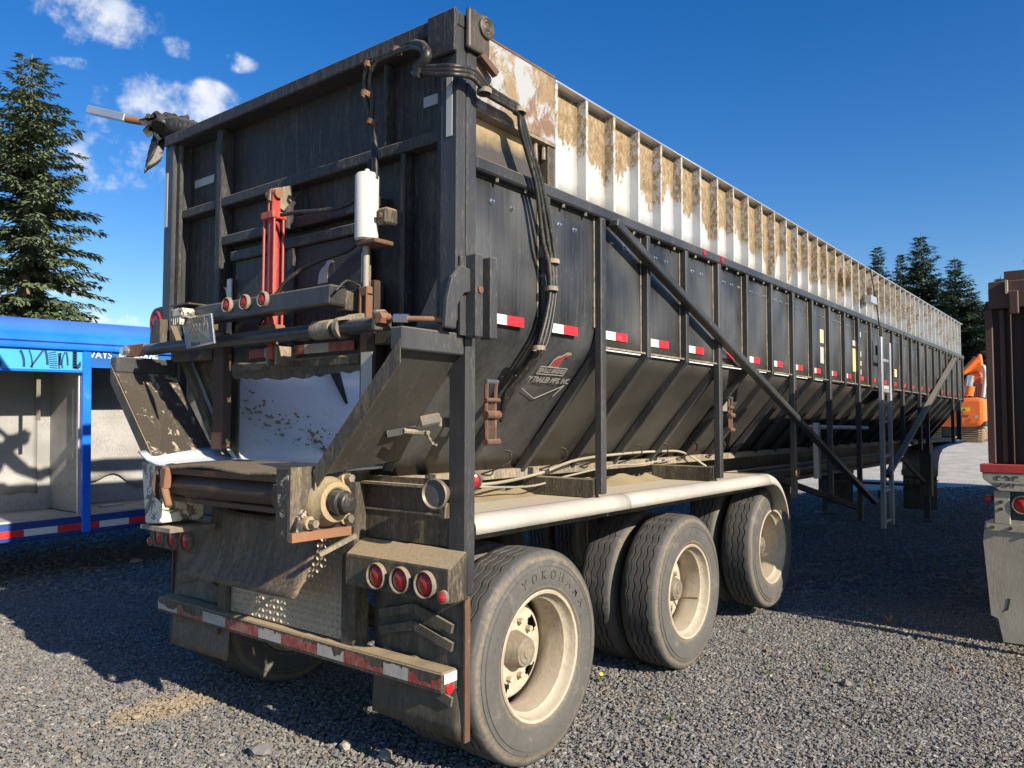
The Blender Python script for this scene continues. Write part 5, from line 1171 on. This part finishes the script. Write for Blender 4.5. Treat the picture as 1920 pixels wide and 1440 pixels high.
part('stencil', text_mb('53F', .115, .001, (XR + .115, YR - .047, 1.235), (1, 0, 0), (0, 0, 1), align='CENTER', xs=.9), 'letter_dark', RT_); part('stencil_gap', MB().box((XR + .01, YR - .0495, 1.227), (XR + .26, YR - .0482, 1.243)), 'beige_steel', RT_)
part('lamp_panel', MB().box((XR + .03, YR - .03, .93), (XR + .13, YR + .02, 1.169)), 'beige_steel', RT_, bevel=.005); part('lamp_panel', MB().box((XR + .131, YR - .0, .95), (XR + .8, YR + .05, 1.169)), 'dark_grey', RT_)
for (dx, dz) in ((.075, 1.09), (.075, 1.04)): part('bolt', MB().cyl((XR + dx, YR - .031, dz), (XR + dx, YR - .045, dz), .013, 8), 'rust_dark', RT_)
for x in (XR + .205, XR + .40):
    lt = part('tail_light', MB().lathe((x, YR - .001, 1.075), (0, -1, 0), [(0, .072), (.03, .070), (.036, .06), (.02, .056)], 28), 'grey_ring', RT_, 35); part('lens', MB().lathe((x, YR - .001, 1.075), (0, -1, 0), [(.018, .056), (.032, .04), (.038, 0)], 24), 'lens_red_bright', lt, 60)
part('corner_lamp', MB().box((XR - .035, YR + .0, 1.08), (XR + .02, YR + .05, 1.13)), 'lens_red', RT_, bevel=.01)
mb = MB().prism([(XR - .03, YR - .02, .94), (XR + .02, YR - .02, .965), (XR + .75, YR - .02, .95), (XR + .75, YR - .02, .10), (XR + .065, YR - .02, .085), (XR + .035, YR - .02, .25), (XR - .008, YR - .02, .265), (XR - .045, YR - .02, .80)], (0, .012, 0)); FL = part('mud_flap', mb, 'beige_steel', RT_)
part('flap_strip', MB().box((XR - .02, YR - .032, .88), (XR + .7, YR - .021, .93)), 'beige_steel', FL)
for x in (.02, .13, .3, .5): part('bolt', MB().cyl((XR + x, YR - .033, .905), (XR + x, YR - .045, .905), .012, 8), 'rust_dark', FL)
mb = MB().prism([(XR + .07, YR - .0225, .30), (XR + .10, YR - .0225, .32), (XR + .115, YR - .0225, .40), (XR + .10, YR - .0225, .40), (XR + .09, YR - .0225, .335)], (0, .002, 0)); part('crease', mb, 'dark_grey', FL)
for y in (8.2, 9.5, 10.8):
    for x in (XR + .25, XR2 - .25):
        w = link('wheel', ME_B, RT_, (x, y, .515)); link('tyre', ME_T, w, (x, y, .515))
part('underframe', MB().box((XR + .6, YR + .1, .95), (XR2 - .6, YE, 1.355)), 'dark_grey', RT_)
for i in range(12): part('side_rib', MB().box((XR - .03, 7.0 + i * 1.1, 1.37), (XR + .019, 7.08 + i * 1.1, 2.6)), 'brown_steel', RT_)
# ================================================================ orange excavator beyond the yard
EY = 32.0
def ep(px, py, dy=0): return pt(px, py, 1, EY + dy)
c = ep(1812, 833); EX = thing('excavator', 'orange crawler excavator with raised arm parked beyond the trailers', 'excavator', (c.x, EY + 1, gh(c.x, EY)))
def eprism(name, pts, d, mat, dy=0, bev=.05, par=EX): return part(name, MB().prism([ep(x, y, dy) for x, y in pts], (0, d, 0)), mat, par, bevel=bev, seg=2)
BODY = eprism('counterweight', [(1796, 800), (1796, 752), (1800, 746), (1840, 745), (1845, 751), (1846, 790), (1838, 800)], 1.3, 'orange_paint', 0, .18)
eprism('warning_sign', [(1802, 764), (1818, 764), (1818, 771), (1802, 771)], .02, 'sticker_yellow', -.05, 0, BODY); eprism('warning_mark', [(1805, 769.6), (1808, 765.5), (1811, 769.6)], .02, 'letter_dark', -.07, 0, BODY)
eprism('red_stripe', [(1798, 783), (1802, 778), (1817, 778), (1814, 783)], .02, 'decal_red', -.05, 0, BODY); eprism('sticker', [(1828, 779), (1833, 779), (1833, 784), (1828, 784)], .02, 'decal_white', -.05, 0, BODY)
eprism('body_deck', [(1740, 800), (1748, 788), (1770, 775), (1795, 770), (1795, 800)], 2.4, 'orange_paint', .2, .06); eprism('side_skirt', [(1838, 792), (1849, 789), (1849, 799), (1830, 800)], 1.5, 'dark_grey', .1, .03)
eprism('undercarriage', [(1740, 800.6), (1835, 800.6), (1835, 818), (1740, 818)], 2.0, 'dark_grey', .4, 0)
BO = eprism('boom', [(1806, 742), (1809, 712), (1813, 703), (1836, 697), (1840, 706), (1826, 712), (1817, 722), (1812, 744)], .45, 'orange_paint', .8, .05)
eprism('boom_head', [(1806, 700), (1812, 690), (1828, 676), (1834, 664), (1838, 663), (1843, 695), (1836, 698), (1818, 700)], .4, 'orange_paint', .9, .04); eprism('stick', [(1824, 745), (1825, 712), (1832, 680), (1841, 690), (1843, 745)], .45, 'orange_dark', 1.4, .04)
part('ram', MB().cyl(ep(1815, 742, .7), ep(1821, 704, .7), .11, 12), 'chrome', BO, 40); part('ram_barrel', MB().cyl(ep(1816, 742, .7), ep(1819, 724, .7), .16, 12), 'orange_paint', BO, 40); part('arm_ram', MB().cyl(ep(1806, 700, .9), ep(1832, 672, .9), .12, 12), 'orange_paint', BO, 40)
part('hose', MB().tube(smoothpath([ep(1843, 685, .8), ep(1847, 700, .8), ep(1845, 725, .8), ep(1843, 745, .8)], 5), .07, 8), 'decal_white', BO, 60)
for k in range(5): part('cage_bar', MB().cyl(ep(1825 + k * 4, 746, 1.0), ep(1825 + k * 4, 719, 1.0), .03, 6), 'dark_grey', EX)
for (x0, x1) in ((1798, 1842), (1728, 1765)):
    TK = part('track', MB().prism([ep(x0, 799, .3), ep(x1, 799, .3), ep(x1, 831, .3), ep(x0, 831, .3)], (0, 3.4, 0)), 'track_steel', EX, bevel=.25, seg=3)
    for k in range(8): 
        z0 = ep(x0, 830 - k * 4.0, .2); z1 = ep(x1, 830 - k * 4.0, .2); part('track_pad', MB().box((z0.x, EY + .2, z0.z), (z1.x, EY + .32, z0.z + .05)), 'track_steel', TK)
# fence post bits beyond
fp = ep(1847, 760, 6); part_ = part('utility_cabinet', MB().box((fp.x, fp.y, gh(fp.x, fp.y)), (fp.x + .5, fp.y + .4, fp.z + .6)), 'beige_steel', None, bevel=.03); tag(part_, 'small grey cabinet behind the excavator, beside the brown trailer edge', 'cabinet')
